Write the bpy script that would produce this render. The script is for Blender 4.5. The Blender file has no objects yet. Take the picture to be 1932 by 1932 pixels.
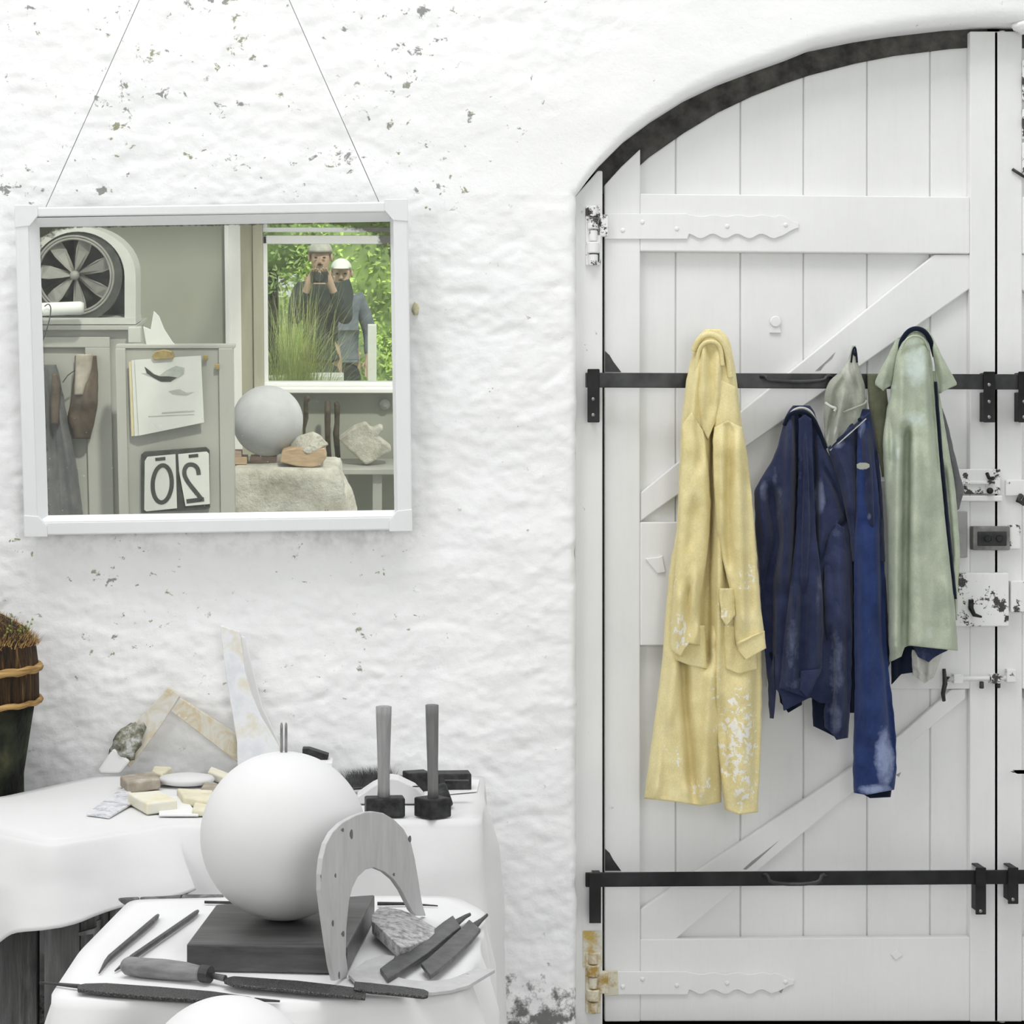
import bpy, bmesh, math, random
from mathutils import Vector, Matrix, noise

# ---------------------------------------------------------------- camera
scene = bpy.context.scene
F, CX, CY = 3450.0, 690.0, 870.0            # focal length and principal point in pixels of the 1932 frame
CAM = Vector((0.0, -5.0, 1.62))
cam = bpy.data.cameras.new('viewpoint'); camo = bpy.data.objects.new('viewpoint', cam)
scene.collection.objects.link(camo); scene.camera = camo
camo.location = CAM; camo.rotation_euler = (math.pi/2, 0, 0)
cam.sensor_width = 36.0; cam.lens = 36.0*F/1932.0
cam.shift_x = (966-CX)/1932.0; cam.shift_y = -(966-CY)/1932.0
cam.clip_start = 0.05

# ---------------------------------------------------------------- daylight and an added side fill
scene.view_settings.view_transform = 'Standard'; scene.view_settings.look = 'None'
scene.view_settings.gamma = 1.0; scene.view_settings.exposure = -0.02
scene.view_settings.use_curve_mapping = False
w = bpy.data.worlds.new('sky'); scene.world = w; w.use_nodes = True
bg = w.node_tree.nodes['Background']; bg.inputs[0].default_value = (0.93, 0.97, 1.0, 1); bg.inputs[1].default_value = 1.0
sun = bpy.data.lights.new('sun', 'SUN'); sun.energy = 3.0; sun.angle = math.radians(3); sun.color = (1, .97, .9)
suno = bpy.data.objects.new('sun', sun); scene.collection.objects.link(suno)
suno.rotation_euler = Vector((-0.25, -0.62, -0.75)).to_track_quat('-Z', 'Y').to_euler()
def area(name, loc, direction, sx, sy, power, color=(1, 1, 1)):
    l = bpy.data.lights.new(name, 'AREA'); l.shape = 'RECTANGLE'; l.size = sx; l.size_y = sy; l.energy = power; l.color = color
    o = bpy.data.objects.new(name, l); scene.collection.objects.link(o); o.location = loc
    o.rotation_euler = Vector(direction).to_track_quat('-Z', 'Y').to_euler()
    return o
area('skylight_daylight', (-0.3, -2.3, 7.0), (0, 0.05, -1), 4.2, 2.0, 205, (1, .985, .99))
area('window_daylight', (.95, -5.22, 1.92), (-.18, 1, -.06), 1.0, 1.3, 31, (1, .98, 1))
area('side_fill', (-2.1, -2.9, 2.2), (1, .55, -.05), 2.0, 1.6, 26, (.98, .98, 1))  # fill lamp added to brighten from the left; that wall has no window
scene.cycles.use_denoising = True
scene.cycles.max_bounces = 8; scene.cycles.diffuse_bounces = 5; scene.cycles.glossy_bounces = 4; scene.cycles.transparent_max_bounces = 8
scene.cycles.sample_clamp_indirect = 6.0

# ---------------------------------------------------------------- pixel helpers (where the photo shows a thing -> where it stands)
def P(px, py, y=0.0):                        # on the vertical plane at depth y
    d = y - CAM.y
    return Vector(((px-CX)*d/F, y, CAM.z-(py-CY)*d/F))
def T(px, py, z):                            # on the horizontal plane at height z
    d = (CAM.z-z)*F/(py-CY)
    return Vector(((px-CX)*d/F, CAM.y+d, z))
def Q(px, py, p0, n):                        # on any plane
    dr = Vector(((px-CX)/F, 1, -(py-CY)/F)); s = (p0-CAM).dot(n)/dr.dot(n)
    return CAM+dr*s
MIR_C = P(407, 696, -0.088)
MIR_M = Matrix.Translation(MIR_C) @ Matrix.Rotation(math.radians(4.6), 4, 'X') @ Matrix.Rotation(math.radians(-0.9), 4, 'Y')
MIR_N = (MIR_M.to_3x3() @ Vector((0, -1, 0))).normalized()
MIR_P = MIR_M @ Vector((0, -0.004, 0))
def R(px, py, t):                            # a thing seen in the wall mirror, standing t metres in front of the wall
    h = Q(px, py, MIR_P, MIR_N); dr = (h-CAM); dr = dr-2*dr.dot(MIR_N)*MIR_N
    return h+dr*((-t-h.y)/dr.y)
def Rz(px, py, z):
    h = Q(px, py, MIR_P, MIR_N); dr = (h-CAM); dr = dr-2*dr.dot(MIR_N)*MIR_N
    return h+dr*((z-h.z)/dr.z)
def lerp(a, b, t): return a+(b-a)*t
def interp(pts, s):                          # pts: [(key, value)...] sorted by key
    if s <= pts[0][0]: return pts[0][1]
    for (a, va), (b, vb) in zip(pts, pts[1:]):
        if s <= b: return va+(vb-va)*(s-a)/(b-a)
    return pts[-1][1]
def sm(t): t = max(0., min(1., t)); return t*t*(3-2*t)

# ---------------------------------------------------------------- object helpers
COL = scene.collection
ORG = {}
def tag(o, label=None, cat=None, group=None, kind=None):
    if label: o['label'] = label
    if cat: o['category'] = cat
    if group: o['group'] = group
    if kind: o['kind'] = kind
    return o
def thing(name, label, cat, loc, group=None, kind=None):
    o = bpy.data.objects.new(name, None); COL.objects.link(o); o.location = loc; o.empty_display_size = .05
    ORG[o.name] = Vector(loc); return tag(o, label, cat, group, kind)
class MB:
    def __init__(s): s.v = []; s.f = []
    def add(s, V, Fs):
        n = len(s.v); s.v += [Vector(p) for p in V]; s.f += [tuple(i+n for i in f) for f in Fs]; return s
    def prism(s, poly, ext):                 # closed polygon extruded by a vector
        n = len(poly); ext = Vector(ext); a = [Vector(p) for p in poly]
        nrm = Vector((0, 0, 0))
        for i in range(n): nrm += a[i].cross(a[(i+1) % n])
        if nrm.dot(ext) > 0: a = a[::-1]
        V = a+[p+ext for p in a]
        Fs = [tuple(range(n)), tuple(range(2*n-1, n-1, -1))]+[(j, i, i+n, j+n) for i in range(n) for j in [(i+1) % n]]
        return s.add(V, Fs)
    def box(s, c, size, M=None):
        c = Vector(c); V = []
        for x in (-.5, .5):
            for y in (-.5, .5):
                for z in (-.5, .5):
                    p = Vector((x*size[0], y*size[1], z*size[2]))
                    V.append(c+(M @ p if M else p))
        return s.add(V, [(0, 1, 3, 2), (4, 6, 7, 5), (0, 4, 5, 1), (2, 3, 7, 6), (0, 2, 6, 4), (1, 5, 7, 3)])
    def tube(s, pts, rad, n=10, caps=True, flat=1.0):
        pts = [Vector(p) for p in pts]; m = len(pts)
        if not hasattr(rad, '__len__'): rad = [rad]*m
        V = []; up = Vector((0, 0, 1))
        for i, p in enumerate(pts):
            t = (pts[min(i+1, m-1)]-pts[max(i-1, 0)]).normalized()
            if i == 0: a = t.cross(up if abs(t.z) < .9 else Vector((0, 1, 0))).normalized()
            else: a = (a-t*a.dot(t)).normalized()
            b = t.cross(a)
            for k in range(n):
                an = 2*math.pi*k/n
                V.append(p+rad[i]*(math.cos(an)*a+math.sin(an)*b*flat))
        Fs = [(i*n+k, i*n+(k+1) % n, (i+1)*n+(k+1) % n, (i+1)*n+k) for i in range(m-1) for k in range(n)]
        if caps: Fs += [tuple(range(n-1, -1, -1)), tuple((m-1)*n+k for k in range(n))]
        return s.add(V, Fs)
    def lathe(s, c, prof, n=32, axis='Z', M=None):   # prof: [(r, h)...]
        c = Vector(c); V = []
        for r, h in prof:
            for k in range(n):
                a = 2*math.pi*k/n; p = Vector((r*math.cos(a), r*math.sin(a), h))
                if M: p = M @ p
                V.append(c+p)
        m = len(prof)
        Fs = [(i*n+k, i*n+(k+1) % n, (i+1)*n+(k+1) % n, (i+1)*n+k) for i in range(m-1) for k in range(n)]
        closed = prof[0] == prof[-1]
        if prof[0][0] > 1e-6 and not closed: Fs.append(tuple(range(n-1, -1, -1)))
        if prof[-1][0] > 1e-6 and not closed: Fs.append(tuple((m-1)*n+k for k in range(n)))
        return s.add(V, Fs)
    def sphere(s, c, r, nu=48, nv=32, M=None):
        if not hasattr(r, '__len__'): r = (r, r, r)
        c = Vector(c); V = [];
        for i in range(nv+1):
            th = math.pi*i/nv
            for k in range(nu):
                a = 2*math.pi*k/nu; p = Vector((r[0]*math.sin(th)*math.cos(a), r[1]*math.sin(th)*math.sin(a), -r[2]*math.cos(th)))
                V.append(c+(M @ p if M else p))
        Fs = [(i*nu+k, i*nu+(k+1) % nu, (i+1)*nu+(k+1) % nu, (i+1)*nu+k) for i in range(nv) for k in range(nu)]
        return s.add(V, Fs)
    def rock(s, c, size, seed=0, amp=.25, freq=1.6, n=3, cut=0, M=None):
        bm = bmesh.new(); bmesh.ops.create_icosphere(bm, subdivisions=n, radius=1)
        rnd = random.Random(seed); off = Vector((seed*7.3, seed*3.1, seed*1.7))
        planes = [(Vector((rnd.uniform(-1, 1), rnd.uniform(-1, 1), rnd.uniform(-1, 1))).normalized(), rnd.uniform(.45, .75)) for _ in range(cut)]
        V = []
        for v in bm.verts:
            p = v.co.normalized()
            r = 1+amp*noise.fractal(p*freq+off, .8, 2.1, 4)
            p = p*r
            for nn, d in planes:
                e = p.dot(nn)-d
                if e > 0: p = p-nn*e*.92
            p = Vector((p.x*size[0], p.y*size[1], p.z*size[2]))
            V.append(Vector(c)+(M @ p if M else p))
        Fs = [tuple(v.index for v in f.verts) for f in bm.faces]; bm.free()
        return s.add(V, Fs)
    def build(s, name, mat, parent=None, smooth=False, bevel=0, seg=2, origin=None, weld=False):
        vs = s.v
        lo = Vector((min(p.x for p in vs), min(p.y for p in vs), min(p.z for p in vs)))
        hi = Vector((max(p.x for p in vs), max(p.y for p in vs), max(p.z for p in vs)))
        o0 = origin if origin is not None else Vector(((lo.x+hi.x)/2, (lo.y+hi.y)/2, lo.z))
        me = bpy.data.meshes.new(name); me.from_pydata([tuple(p-o0) for p in vs], [], s.f)
        if weld:
            bm = bmesh.new(); bm.from_mesh(me); bmesh.ops.remove_doubles(bm, verts=bm.verts, dist=1e-5)
            bmesh.ops.recalc_face_normals(bm, faces=bm.faces); bm.to_mesh(me); bm.free()
        if isinstance(mat, (list, tuple)):
            for m in mat: me.materials.append(m)
        else: me.materials.append(mat)
        if smooth: me.polygons.foreach_set('use_smooth', [True]*len(me.polygons))
        o = bpy.data.objects.new(name, me); COL.objects.link(o)
        if parent is not None:
            o.parent = parent; o.location = o0-ORG[parent.name]
        else: o.location = o0
        ORG[o.name] = o0
        if bevel:
            b = o.modifiers.new('bevel', 'BEVEL'); b.width = bevel; b.segments = seg; b.limit_method = 'ANGLE'; b.angle_limit = math.radians(35)
        return o
def smooth_pts(pts, it=2, closed=True):
    pts = [Vector(p) for p in pts]
    for _ in range(it):
        q = []; n = len(pts)
        for i in range(n if closed else n-1):
            a, b = pts[i], pts[(i+1) % n]; q += [a*.75+b*.25, a*.25+b*.75]
        if not closed: q = [pts[0]]+q+[pts[-1]]
        pts = q
    return pts
def ribbon(pts, wd):                         # flat outline around a polyline (2-D points)
    L = []; Rr = []; n = len(pts)
    for i, p in enumerate(pts):
        a = pts[max(i-1, 0)]; b = pts[min(i+1, n-1)]
        t = Vector((b[0]-a[0], b[1]-a[1])).normalized(); nn = Vector((-t.y, t.x))*(wd[i] if hasattr(wd, '__len__') else wd)/2
        L.append((p[0]+nn.x, p[1]+nn.y)); Rr.append((p[0]-nn.x, p[1]-nn.y))
    return L, Rr

# ---------------------------------------------------------------- materials
class NT:
    def __init__(s, name):
        s.m = bpy.data.materials.new(name); s.m.use_nodes = True; s.t = s.m.node_tree; s.n = s.t.nodes
        s.p = s.n['Principled BSDF']; s.tc = s.n.new('ShaderNodeTexCoord')
    def new(s, k, **kw):
        x = s.n.new(k)
        for a, b in kw.items(): setattr(x, a, b)
        return x
    def lk(s, a, b): s.t.links.new(a, b)
    def coord(s, scale=(1, 1, 1), space='Object', rot=(0, 0, 0)):
        m = s.new('ShaderNodeMapping'); m.inputs['Scale'].default_value = scale; m.inputs['Rotation'].default_value = rot
        if space == 'World': g = s.new('ShaderNodeNewGeometry'); s.lk(g.outputs['Position'], m.inputs[0])
        else: s.lk(s.tc.outputs[space], m.inputs[0])
        return m.outputs[0]
    def noise(s, vec, scale, detail=4, rough=.55, dist=0):
        x = s.new('ShaderNodeTexNoise'); x.inputs['Scale'].default_value = scale; x.inputs['Detail'].default_value = detail
        x.inputs['Roughness'].default_value = rough; x.inputs['Distortion'].default_value = dist
        s.lk(vec, x.inputs['Vector']); return x.outputs['Fac']
    def ramp(s, fac, stops, mode='LINEAR'):
        r = s.new('ShaderNodeValToRGB'); r.color_ramp.interpolation = mode; e = r.color_ramp.elements
        while len(e) < len(stops): e.new(.5)
        for el, (p, c) in zip(e, stops):
            el.position = p; el.color = (c, c, c, 1) if not hasattr(c, '__len__') else (c[0], c[1], c[2], 1)
        s.lk(fac, r.inputs[0]); return r.outputs[0]
    def mix(s, fac, a, b, mode='MIX'):
        x = s.new('ShaderNodeMix', data_type='RGBA', blend_type=mode)
        if isinstance(fac, (int, float)): x.inputs[0].default_value = fac
        else: s.lk(fac, x.inputs[0])
        for i, c in ((6, a), (7, b)):
            if hasattr(c, 'is_linked'): s.lk(c, x.inputs[i])
            else: x.inputs[i].default_value = (c[0], c[1], c[2], 1)
        return x.outputs[2]
    def math(s, op, a, b=None, clamp=False):
        x = s.new('ShaderNodeMath', operation=op, use_clamp=clamp)
        for i, c in enumerate((a, b)):
            if c is None: continue
            if isinstance(c, (int, float)): x.inputs[i].default_value = c
            else: s.lk(c, x.inputs[i])
        return x.outputs[0]
    def bump(s, h, strength=.3, dist=.002, prev=None):
        b = s.new('ShaderNodeBump'); b.inputs['Strength'].default_value = strength; b.inputs['Distance'].default_value = dist
        s.lk(h, b.inputs['Height'])
        if prev: s.lk(prev, b.inputs['Normal'])
        s.lk(b.outputs[0], s.p.inputs['Normal']); return b.outputs[0]
    def color(s, c):
        if hasattr(c, 'is_linked'): s.lk(c, s.p.inputs['Base Color'])
        else: s.p.inputs['Base Color'].default_value = (c[0], c[1], c[2], 1)
    def set(s, rough=.6, metal=0, spec=.3):
        s.p.inputs['Roughness'].default_value = rough; s.p.inputs['Metallic'].default_value = metal; s.p.inputs['Specular IOR Level'].default_value = spec
        return s.m
def g(v): return (v, v, v)
def simple(name, c, rough=.6, metal=0, var=.12, scale=18, bump=.15, stretch=(1, 1, 1), spec=.3):
    t = NT(name); v = t.coord(stretch); n = t.noise(v, scale)
    d = [max(0, x*(1-var)) for x in c]; u = [min(1, x*(1+var)) for x in c]
    t.color(t.ramp(n, [(.3, d), (.7, u)]))
    if bump: t.bump(t.noise(v, scale*4), bump, .002)
    return t.set(rough, metal, spec)
def painted(name, c, chips=.0, chipcol=(.12, .1, .08), rough=.45, dirt=.08, rust=None):
    t = NT(name); v = t.coord(); vw = t.coord(space='World')
    n = t.noise(vw, 3, 5); base = t.ramp(n, [(.3, [x*(1-dirt) for x in c]), (.7, c)])
    st = t.noise(t.coord((30, 30, 2.5), 'World'), 3, 4)
    base = t.mix(t.ramp(st, [(.5, 0), (.8, dirt*1.5)]), base, [x*.75 for x in c])
    if chips:
        cn = t.noise(vw, 14, 8, .75); mask = t.ramp(cn, [(.72-chips, 0), (.74-chips, 1)], 'LINEAR')
        base = t.mix(mask, base, chipcol)
    if rust:
        rn = t.noise(vw, 18, 6, .7); base = t.mix(t.ramp(rn, [(.45, 0), (.6, 1)]), base, rust)
    t.color(base)
    b = t.bump(t.noise(t.coord((60, 60, 6), 'World'), 3, 4), .12, .002)
    t.bump(t.noise(vw, 160, 3), .06, .001, b)
    return t.set(rough)
M = {}
M['door'] = painted('white_door_paint', (.85, .85, .85), .03, (.3, .29, .27))
M['plank'] = painted('white_plank_paint', (.84, .84, .84), .0)
M['jamb'] = painted('white_jamb_paint', (.83, .83, .825), .06, (.35, .33, .3))
M['hardware'] = painted('white_painted_iron', (.84, .84, .83), .165, (.06, .055, .05), .4)
M['rusty'] = painted('rusty_painted_iron', (.72, .68, .55), .06, (.05, .035, .02), .6, .1, (.42, .27, .07))
M['rustyjamb'] = painted('rust_stained_paint', (.72, .7, .62), .05, (.08, .06, .03), .6, .1, (.55, .4, .12))
M['iron'] = simple('dark_iron', (.026, .026, .027), .5, .5, .5, 9, .25)
M['iron2'] = simple('worn_iron', (.06, .06, .062), .45, .6, .4, 14, .3)
M['steel'] = simple('dull_steel', (.3, .3, .3), .35, .9, .2, 30, .1)
M['dark'] = simple('dark_void_wood', (.025, .022, .02), .9, 0, .5, 10, .3)
M['archwood'] = simple('dark_arch_timber', (.065, .062, .058), .9, 0, .55, 24, 1)
M['white'] = simple('plain_white', (.82, .82, .815), .5, 0, .04, 6, .05)
M['frame'] = painted('white_frame_paint', (.8, .81, .82), .0, rough=.4, dirt=.04)

# rough whitewashed stone
t = NT('whitewashed_stone'); vw = t.coord(space='World')
sep = t.new('ShaderNodeSeparateXYZ'); gg = t.new('ShaderNodeNewGeometry'); t.lk(gg.outputs['Position'], sep.inputs[0])
X, Z = sep.outputs[0], sep.outputs[2]
base = t.ramp(t.noise(vw, 2.2, 4), [(.35, (.875, .878, .885)), (.65, (.90, .90, .90))])
patch = t.noise(t.coord((1.3, 1, 2.4), 'World'), 3.1, 2)
speck = t.noise(t.coord((1, 1, 1.15), 'World'), 30, 6, .66, .4)
def box01(v, a, b, c, d):
    m1 = t.new('ShaderNodeMapRange', interpolation_type='SMOOTHSTEP'); t.lk(v, m1.inputs[0]); m1.inputs[1].default_value = a; m1.inputs[2].default_value = b
    m2 = t.new('ShaderNodeMapRange', interpolation_type='SMOOTHSTEP'); t.lk(v, m2.inputs[0]); m2.inputs[1].default_value = d; m2.inputs[2].default_value = c
    return t.math('MULTIPLY', m1.outputs[0], m2.outputs[0])
upper = t.math('MULTIPLY', box01(Z, 2.26, 2.4, 9, 10), box01(X, -9, -8, .1, .75))
lowleft = t.math('MULTIPLY', box01(Z, .9, 1.1, 1.4, 1.5), box01(X, -9, -8, .05, .3))
foot = box01(Z, -1, -.9, .06, .34)
reg = t.math('ADD', upper, t.math('MULTIPLY', lowleft, .5), True)
reg = t.math('ADD', reg, .12, True)
th = t.math('MULTIPLY', t.ramp(patch, [(.42, 0), (.62, 1)]), reg)
sm_ = t.math('SUBTRACT', t.math('ADD', speck, t.math('MULTIPLY', th, .150)), .695)
mask = t.math('MULTIPLY', sm_, 22, True)
dirtc = t.mix(t.ramp(t.noise(vw, 7, 2), [(.48, 0), (.56, 1)]), (.16, .16, .155), (.2, .2, .07))
base = t.mix(t.math('MULTIPLY', mask, .8), base, dirtc)
fm = t.math('SUBTRACT', t.math('ADD', t.noise(vw, 17, 6, .7), t.math('MULTIPLY', foot, .24)), .66)
base = t.mix(t.math('MULTIPLY', t.math('MULTIPLY', fm, 9, True), .85), base, (.07, .07, .065))
# mottled grey band, fading out just below the mirror frame
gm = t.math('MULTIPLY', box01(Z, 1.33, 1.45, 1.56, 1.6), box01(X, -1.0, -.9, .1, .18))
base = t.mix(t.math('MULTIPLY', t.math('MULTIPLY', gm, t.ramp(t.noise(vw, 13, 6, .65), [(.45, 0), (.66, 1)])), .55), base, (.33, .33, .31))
t.color(base)
b1 = t.bump(t.noise(t.coord((1, 1, 1.35), 'World'), 34, 7, .65), .32, .005)
t.bump(t.noise(vw, 110, 4), .22, .0025, b1)
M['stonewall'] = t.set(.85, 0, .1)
M['soffit'] = simple('grey_soffit_plaster', (.5, .5, .49), .9, 0, .3, 20, .5)
M['roomwall'] = simple('pale_room_wall', (.80, .80, .79), .8, 0, .03, 3, .1)
M['farwall'] = simple('greenish_grey_wall', (.34, .355, .30), .7, 0, .03, 3, .1)
M['farwood'] = simple('pale_olive_wood', (.40, .385, .30), .6, 0, .06, 5, .1, (6, 6, 1))
M['floor'] = simple('concrete_floor', (.55, .55, .545), .8, 0, .15, 5, .3)
# ---------------------------------------------------------------- the rough back wall with its arched opening
ARCH = [(1088, 368), (1110, 338), (1134, 308), (1183, 259), (1235, 220), (1300, 179), (1365, 148), (1429, 124), (1494, 101), (1538, 83), (1625, 65), (1697, 54), (1802, 42), (1850, 39), (1898, 38)]
AX = [(P(a, b).x, P(a, b).z) for a, b in ARCH]
XL = AX[0][0]; XM = AX[-1][0]; XR = 2*XM-XL; ZTOP = 4.6
def arch(x):
    if x > XM: x = 2*XM-x
    return interp(AX, x)
# patches of smooth plaster and stone courses
def wall_y(x, z):
    p = Vector((x, z*1.75, 0))
    big = noise.fractal(p*2.1+Vector((3.1, 7.7, 1)), 1, 2, 3)
    mid = noise.fractal(Vector((x*5.2, z*9.5, 2.2)), .9, 2.1, 4)
    fin = noise.fractal(Vector((x*19, z*26, 5.5)), .7, 2.1, 4)
    gr = noise.fractal(Vector((x*46, z*58, 7.1)), .8, 2.1, 3)
    warp = noise.noise(Vector((x*2.2, z*2.5, 9)))*.5
    pit = max(0, noise.noise(Vector((x*13+warp*3, z*20, 3)))-.25)
    joint = max(0, 1-abs(noise.noise(Vector((x*3.1+warp, z*6.4, 8.8))))*9)      # creases between stones
    d = 9
    if x < XL: d = math.hypot(XL-x, max(0, z-AX[0][1])) if z > AX[0][1] else 9
    elif x < XR: d = (z-arch(x))*.8
    k = sm((d-.12)/.2) if z > AX[0][1]-.1 or x > XL else 1
    k = max(k, .16)
    # smoother plaster in the spandrel between mirror and arch
    s = math.exp(-((x-.42)/.28)**2-((z-2.47)/.22)**2); k *= 1-.75*s
    if z > 2.3 and x < .3: k *= .8
    return -.004-(big*.007+(mid*.0036+fin*.0026+gr*.0015-pit*.008-joint*.0016)*k)
def axis(lo, hi, f0, f1, fine, coarse):
    out = [lo]; c = lo
    while c < hi-1e-6:
        c += fine if f0-fine/2 <= c < f1 else min(coarse, (f0-c) if c < f0 else coarse)
        out.append(min(c, hi))
    return out
FX = .0072
xs_l = axis(-2.2, XL, -1.03, XL+1, FX, .09)
xs_o = [XL+(XR-XL)*i/300 for i in range(1, 300)]
xs_r = [XR+(3.9-XR)*i/8 for i in range(9)]
zl = axis(0, AX[0][1], 0, 9, FX, .1)
vf = [0.0]; c = 0
while c < ZTOP-AX[0][1]-1e-6:
    c += FX if c < .62 else .12
    vf.append(min(1, c/(ZTOP-AX[0][1])))
vf = sorted(set(vf))
mb = MB(); vid = {}
def wob(z): return .006*noise.noise(Vector((0, z*7, 1)))+.004*noise.noise(Vector((4, z*23, 1)))
def vtx(x, z, de):
    key = (round(x, 5), round(z, 5))
    if key not in vid:
        y = wall_y(x, z)+(.022*(1-math.sqrt(max(0, 1-(1-min(1, de/.028))**2))) if de < .028 else 0)
        xx = x
        if AX[0][1] >= z and abs(x-XL) < .05: xx = x+wob(z)*(1-abs(x-XL)/.05)
        if AX[0][1] >= z and abs(x-XR) < .05: xx = x-wob(z)*(1-abs(x-XR)/.05)
        vid[key] = len(mb.v); mb.v.append(Vector((xx, y, z)))
    return vid[key]
def colz(x):
    return [AX[0][1]+(ZTOP-AX[0][1])*f for f in vf] if (x <= XL or x >= XR) else [arch(x)+(ZTOP-arch(x))*f for f in vf]
allx = xs_l+xs_o+xs_r
cols = []
for x in allx:
    zz = colz(x); base = arch(x) if XL < x < XR else None
    cols.append([vtx(x, z, (z-base)*.8 if base is not None else (math.hypot(min(abs(x-XL), abs(x-XR)), z-AX[0][1]) if z >= AX[0][1] and (x <= XL or x >= XR) else 9)) for z in zz])
for a, b in zip(cols, cols[1:]):
    for i in range(len(vf)-1): mb.f.append((a[i], b[i], b[i+1], a[i+1]))
for xs in (xs_l, xs_r):
    cc = [[vtx(x, z, min(abs(x-XL), abs(x-XR))) for z in zl] for x in xs]
    for a, b in zip(cc, cc[1:]):
        for i in range(len(zl)-1): mb.f.append((a[i], b[i], b[i+1], a[i+1]))
# reveal: the opening's border pushed back into the wall
def border(ids, flip):
    rows = [ids]
    for y in (.05, .10, .20):
        r = []
        for i in ids:
            p = mb.v[i]; r.append(len(mb.v)); mb.v.append(Vector((p.x, y, p.z)))
        rows.append(r)
    for a, b in zip(rows, rows[1:]):
        for i in range(len(a)-1): mb.f.append((a[i], b[i], b[i+1], a[i+1]) if not flip else (a[i], a[i+1], b[i+1], b[i]))
border([vtx(XL, z, 0) for z in zl], False)
border([c[0] for c, x in zip(cols, allx) if XL <= x <= XR], False)
border([vtx(XR, z, 0) for z in zl], True)
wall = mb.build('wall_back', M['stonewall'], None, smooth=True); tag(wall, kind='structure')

def struct(name, mb, mat, **k): return tag(mb.build(name, mat, None, **k), kind='structure')
# the arched timber frame behind the opening and the white jamb post
mb = MB(); mb.box((XM, .215, 1.5), (XR-XL+.3, .03, 3.1)); struct('trim_1', mb, M['dark'])
DOORTOP = [(1140, 348), (1172, 314), (1205, 282), (1240, 257), (1275, 232), (1335, 194), (1397, 163), (1455, 139), (1516, 118), (1575, 101), (1636, 88), (1695, 77), (1755, 69), (1800, 65), (1830, 63), (1898, 61)]
def doortop(px): return interp(DOORTOP, px if px <= 1898 else 3796-px)
mb = MB()
outer = [(a-14, b+2) for a, b in ARCH[2:]]; pl = [P(a, b-8, .10) for a, b in outer]; pr = [P(a+4, doortop(a)+26, .10) for a, b in outer]
full = pl+[Vector((2*XM-p.x, p.y, p.z)) for p in pl[::-1]]; inn = pr+[Vector((2*XM-p.x, p.y, p.z)) for p in pr[::-1]]
for i in range(len(full)-1): mb.prism([full[i], full[i+1], inn[i+1], inn[i]], (0, .04, 0))
struct('trim_2', mb, M['archwood'])
mb = MB(); mb.prism([P(1084, 1990, .05), P(1137, 1990, .05), P(1137, 322, .05), P(1128, 322, .05), P(1084, 372, .05)], (0, .1, 0))
struct('trim_3', mb, M['jamb'], bevel=.004)
mb = MB(); mb.prism([Vector((2*XM-p.x, p.y, p.z)) for p in (P(1084, 1990, .05), P(1137, 1990, .05), P(1137, 322, .05), P(1128, 322, .05), P(1084, 372, .05))], (0, .1, 0))
struct('trim_4', mb, M['jamb'], bevel=.004)
mb = MB(); mb.box((XM, .12, .02), (XR-XL, .22, .04)); struct('trim_5', mb, M['dark'])

# ---------------------------------------------------------------- room shell
mb = MB(); mb.box((.85, -2.6, -.05), (6.3, 5.7, .1)); struct('floor', mb, M['floor'])
mb = MB(); mb.box((.85, -4.3, 4.65), (6.3, 2.3, .1)); struct('ceiling', mb, M['roomwall'])
mb = MB()                                     # bars of the open glazed roof light over the back half of the room
for i in range(6): mb.box((-2.2+i*1.22, -1.6, 4.66), (.05, 3.1, .07))
mb.box((.85, .06, 4.62), (6.3, .15, .06)); struct('trim_11', mb, M['frame'])
mb = MB(); mb.box((-2.25, -2.6, 2.3), (.1, 5.5, 4.6)); struct('wall_left', mb, M['roomwall'])
mb = MB(); mb.box((3.9, -2.6, 2.3), (.1, 5.5, 4.6)); struct('wall_right', mb, M['roomwall'])
# window wall behind the viewer: sill at 1.0 m, seen in the mirror
TW = 5.3
wx0 = R(497, 600, TW).x; wz0 = R(620, 729, TW).z; wz1 = R(620, 445, TW).z; wx1 = 2.9; pxm = R(711, 600, TW).x
mb = MB()
for (x0, x1, z0, z1) in ((-2.2, wx0, 0, 4.6), (wx1, 3.85, 0, 4.6), (wx0, wx1, 0, wz0), (wx0, wx1, wz1+1.25, 4.6)):
    mb.box(((x0+x1)/2, -TW-.06, (z0+z1)/2), (x1-x0, .12, z1-z0))
struct('wall_front', mb, M['farwall'])
t = NT('window_glass'); t.n.remove(t.p)
gl = t.new('ShaderNodeBsdfGlossy'); gl.inputs['Roughness'].default_value = .02; tr = t.new('ShaderNodeBsdfTransparent')
tr.inputs[0].default_value = (.96, .98, .96, 1)
fr = t.new('ShaderNodeFresnel'); fr.inputs[0].default_value = 1.25; ms = t.new('ShaderNodeMixShader')
t.lk(fr.outputs[0], ms.inputs[0]); t.lk(tr.outputs[0], ms.inputs[1]); t.lk(gl.outputs[0], ms.inputs[2]); t.lk(ms.outputs[0], t.n['Material Output'].inputs[0])
M['glass'] = t.m
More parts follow.
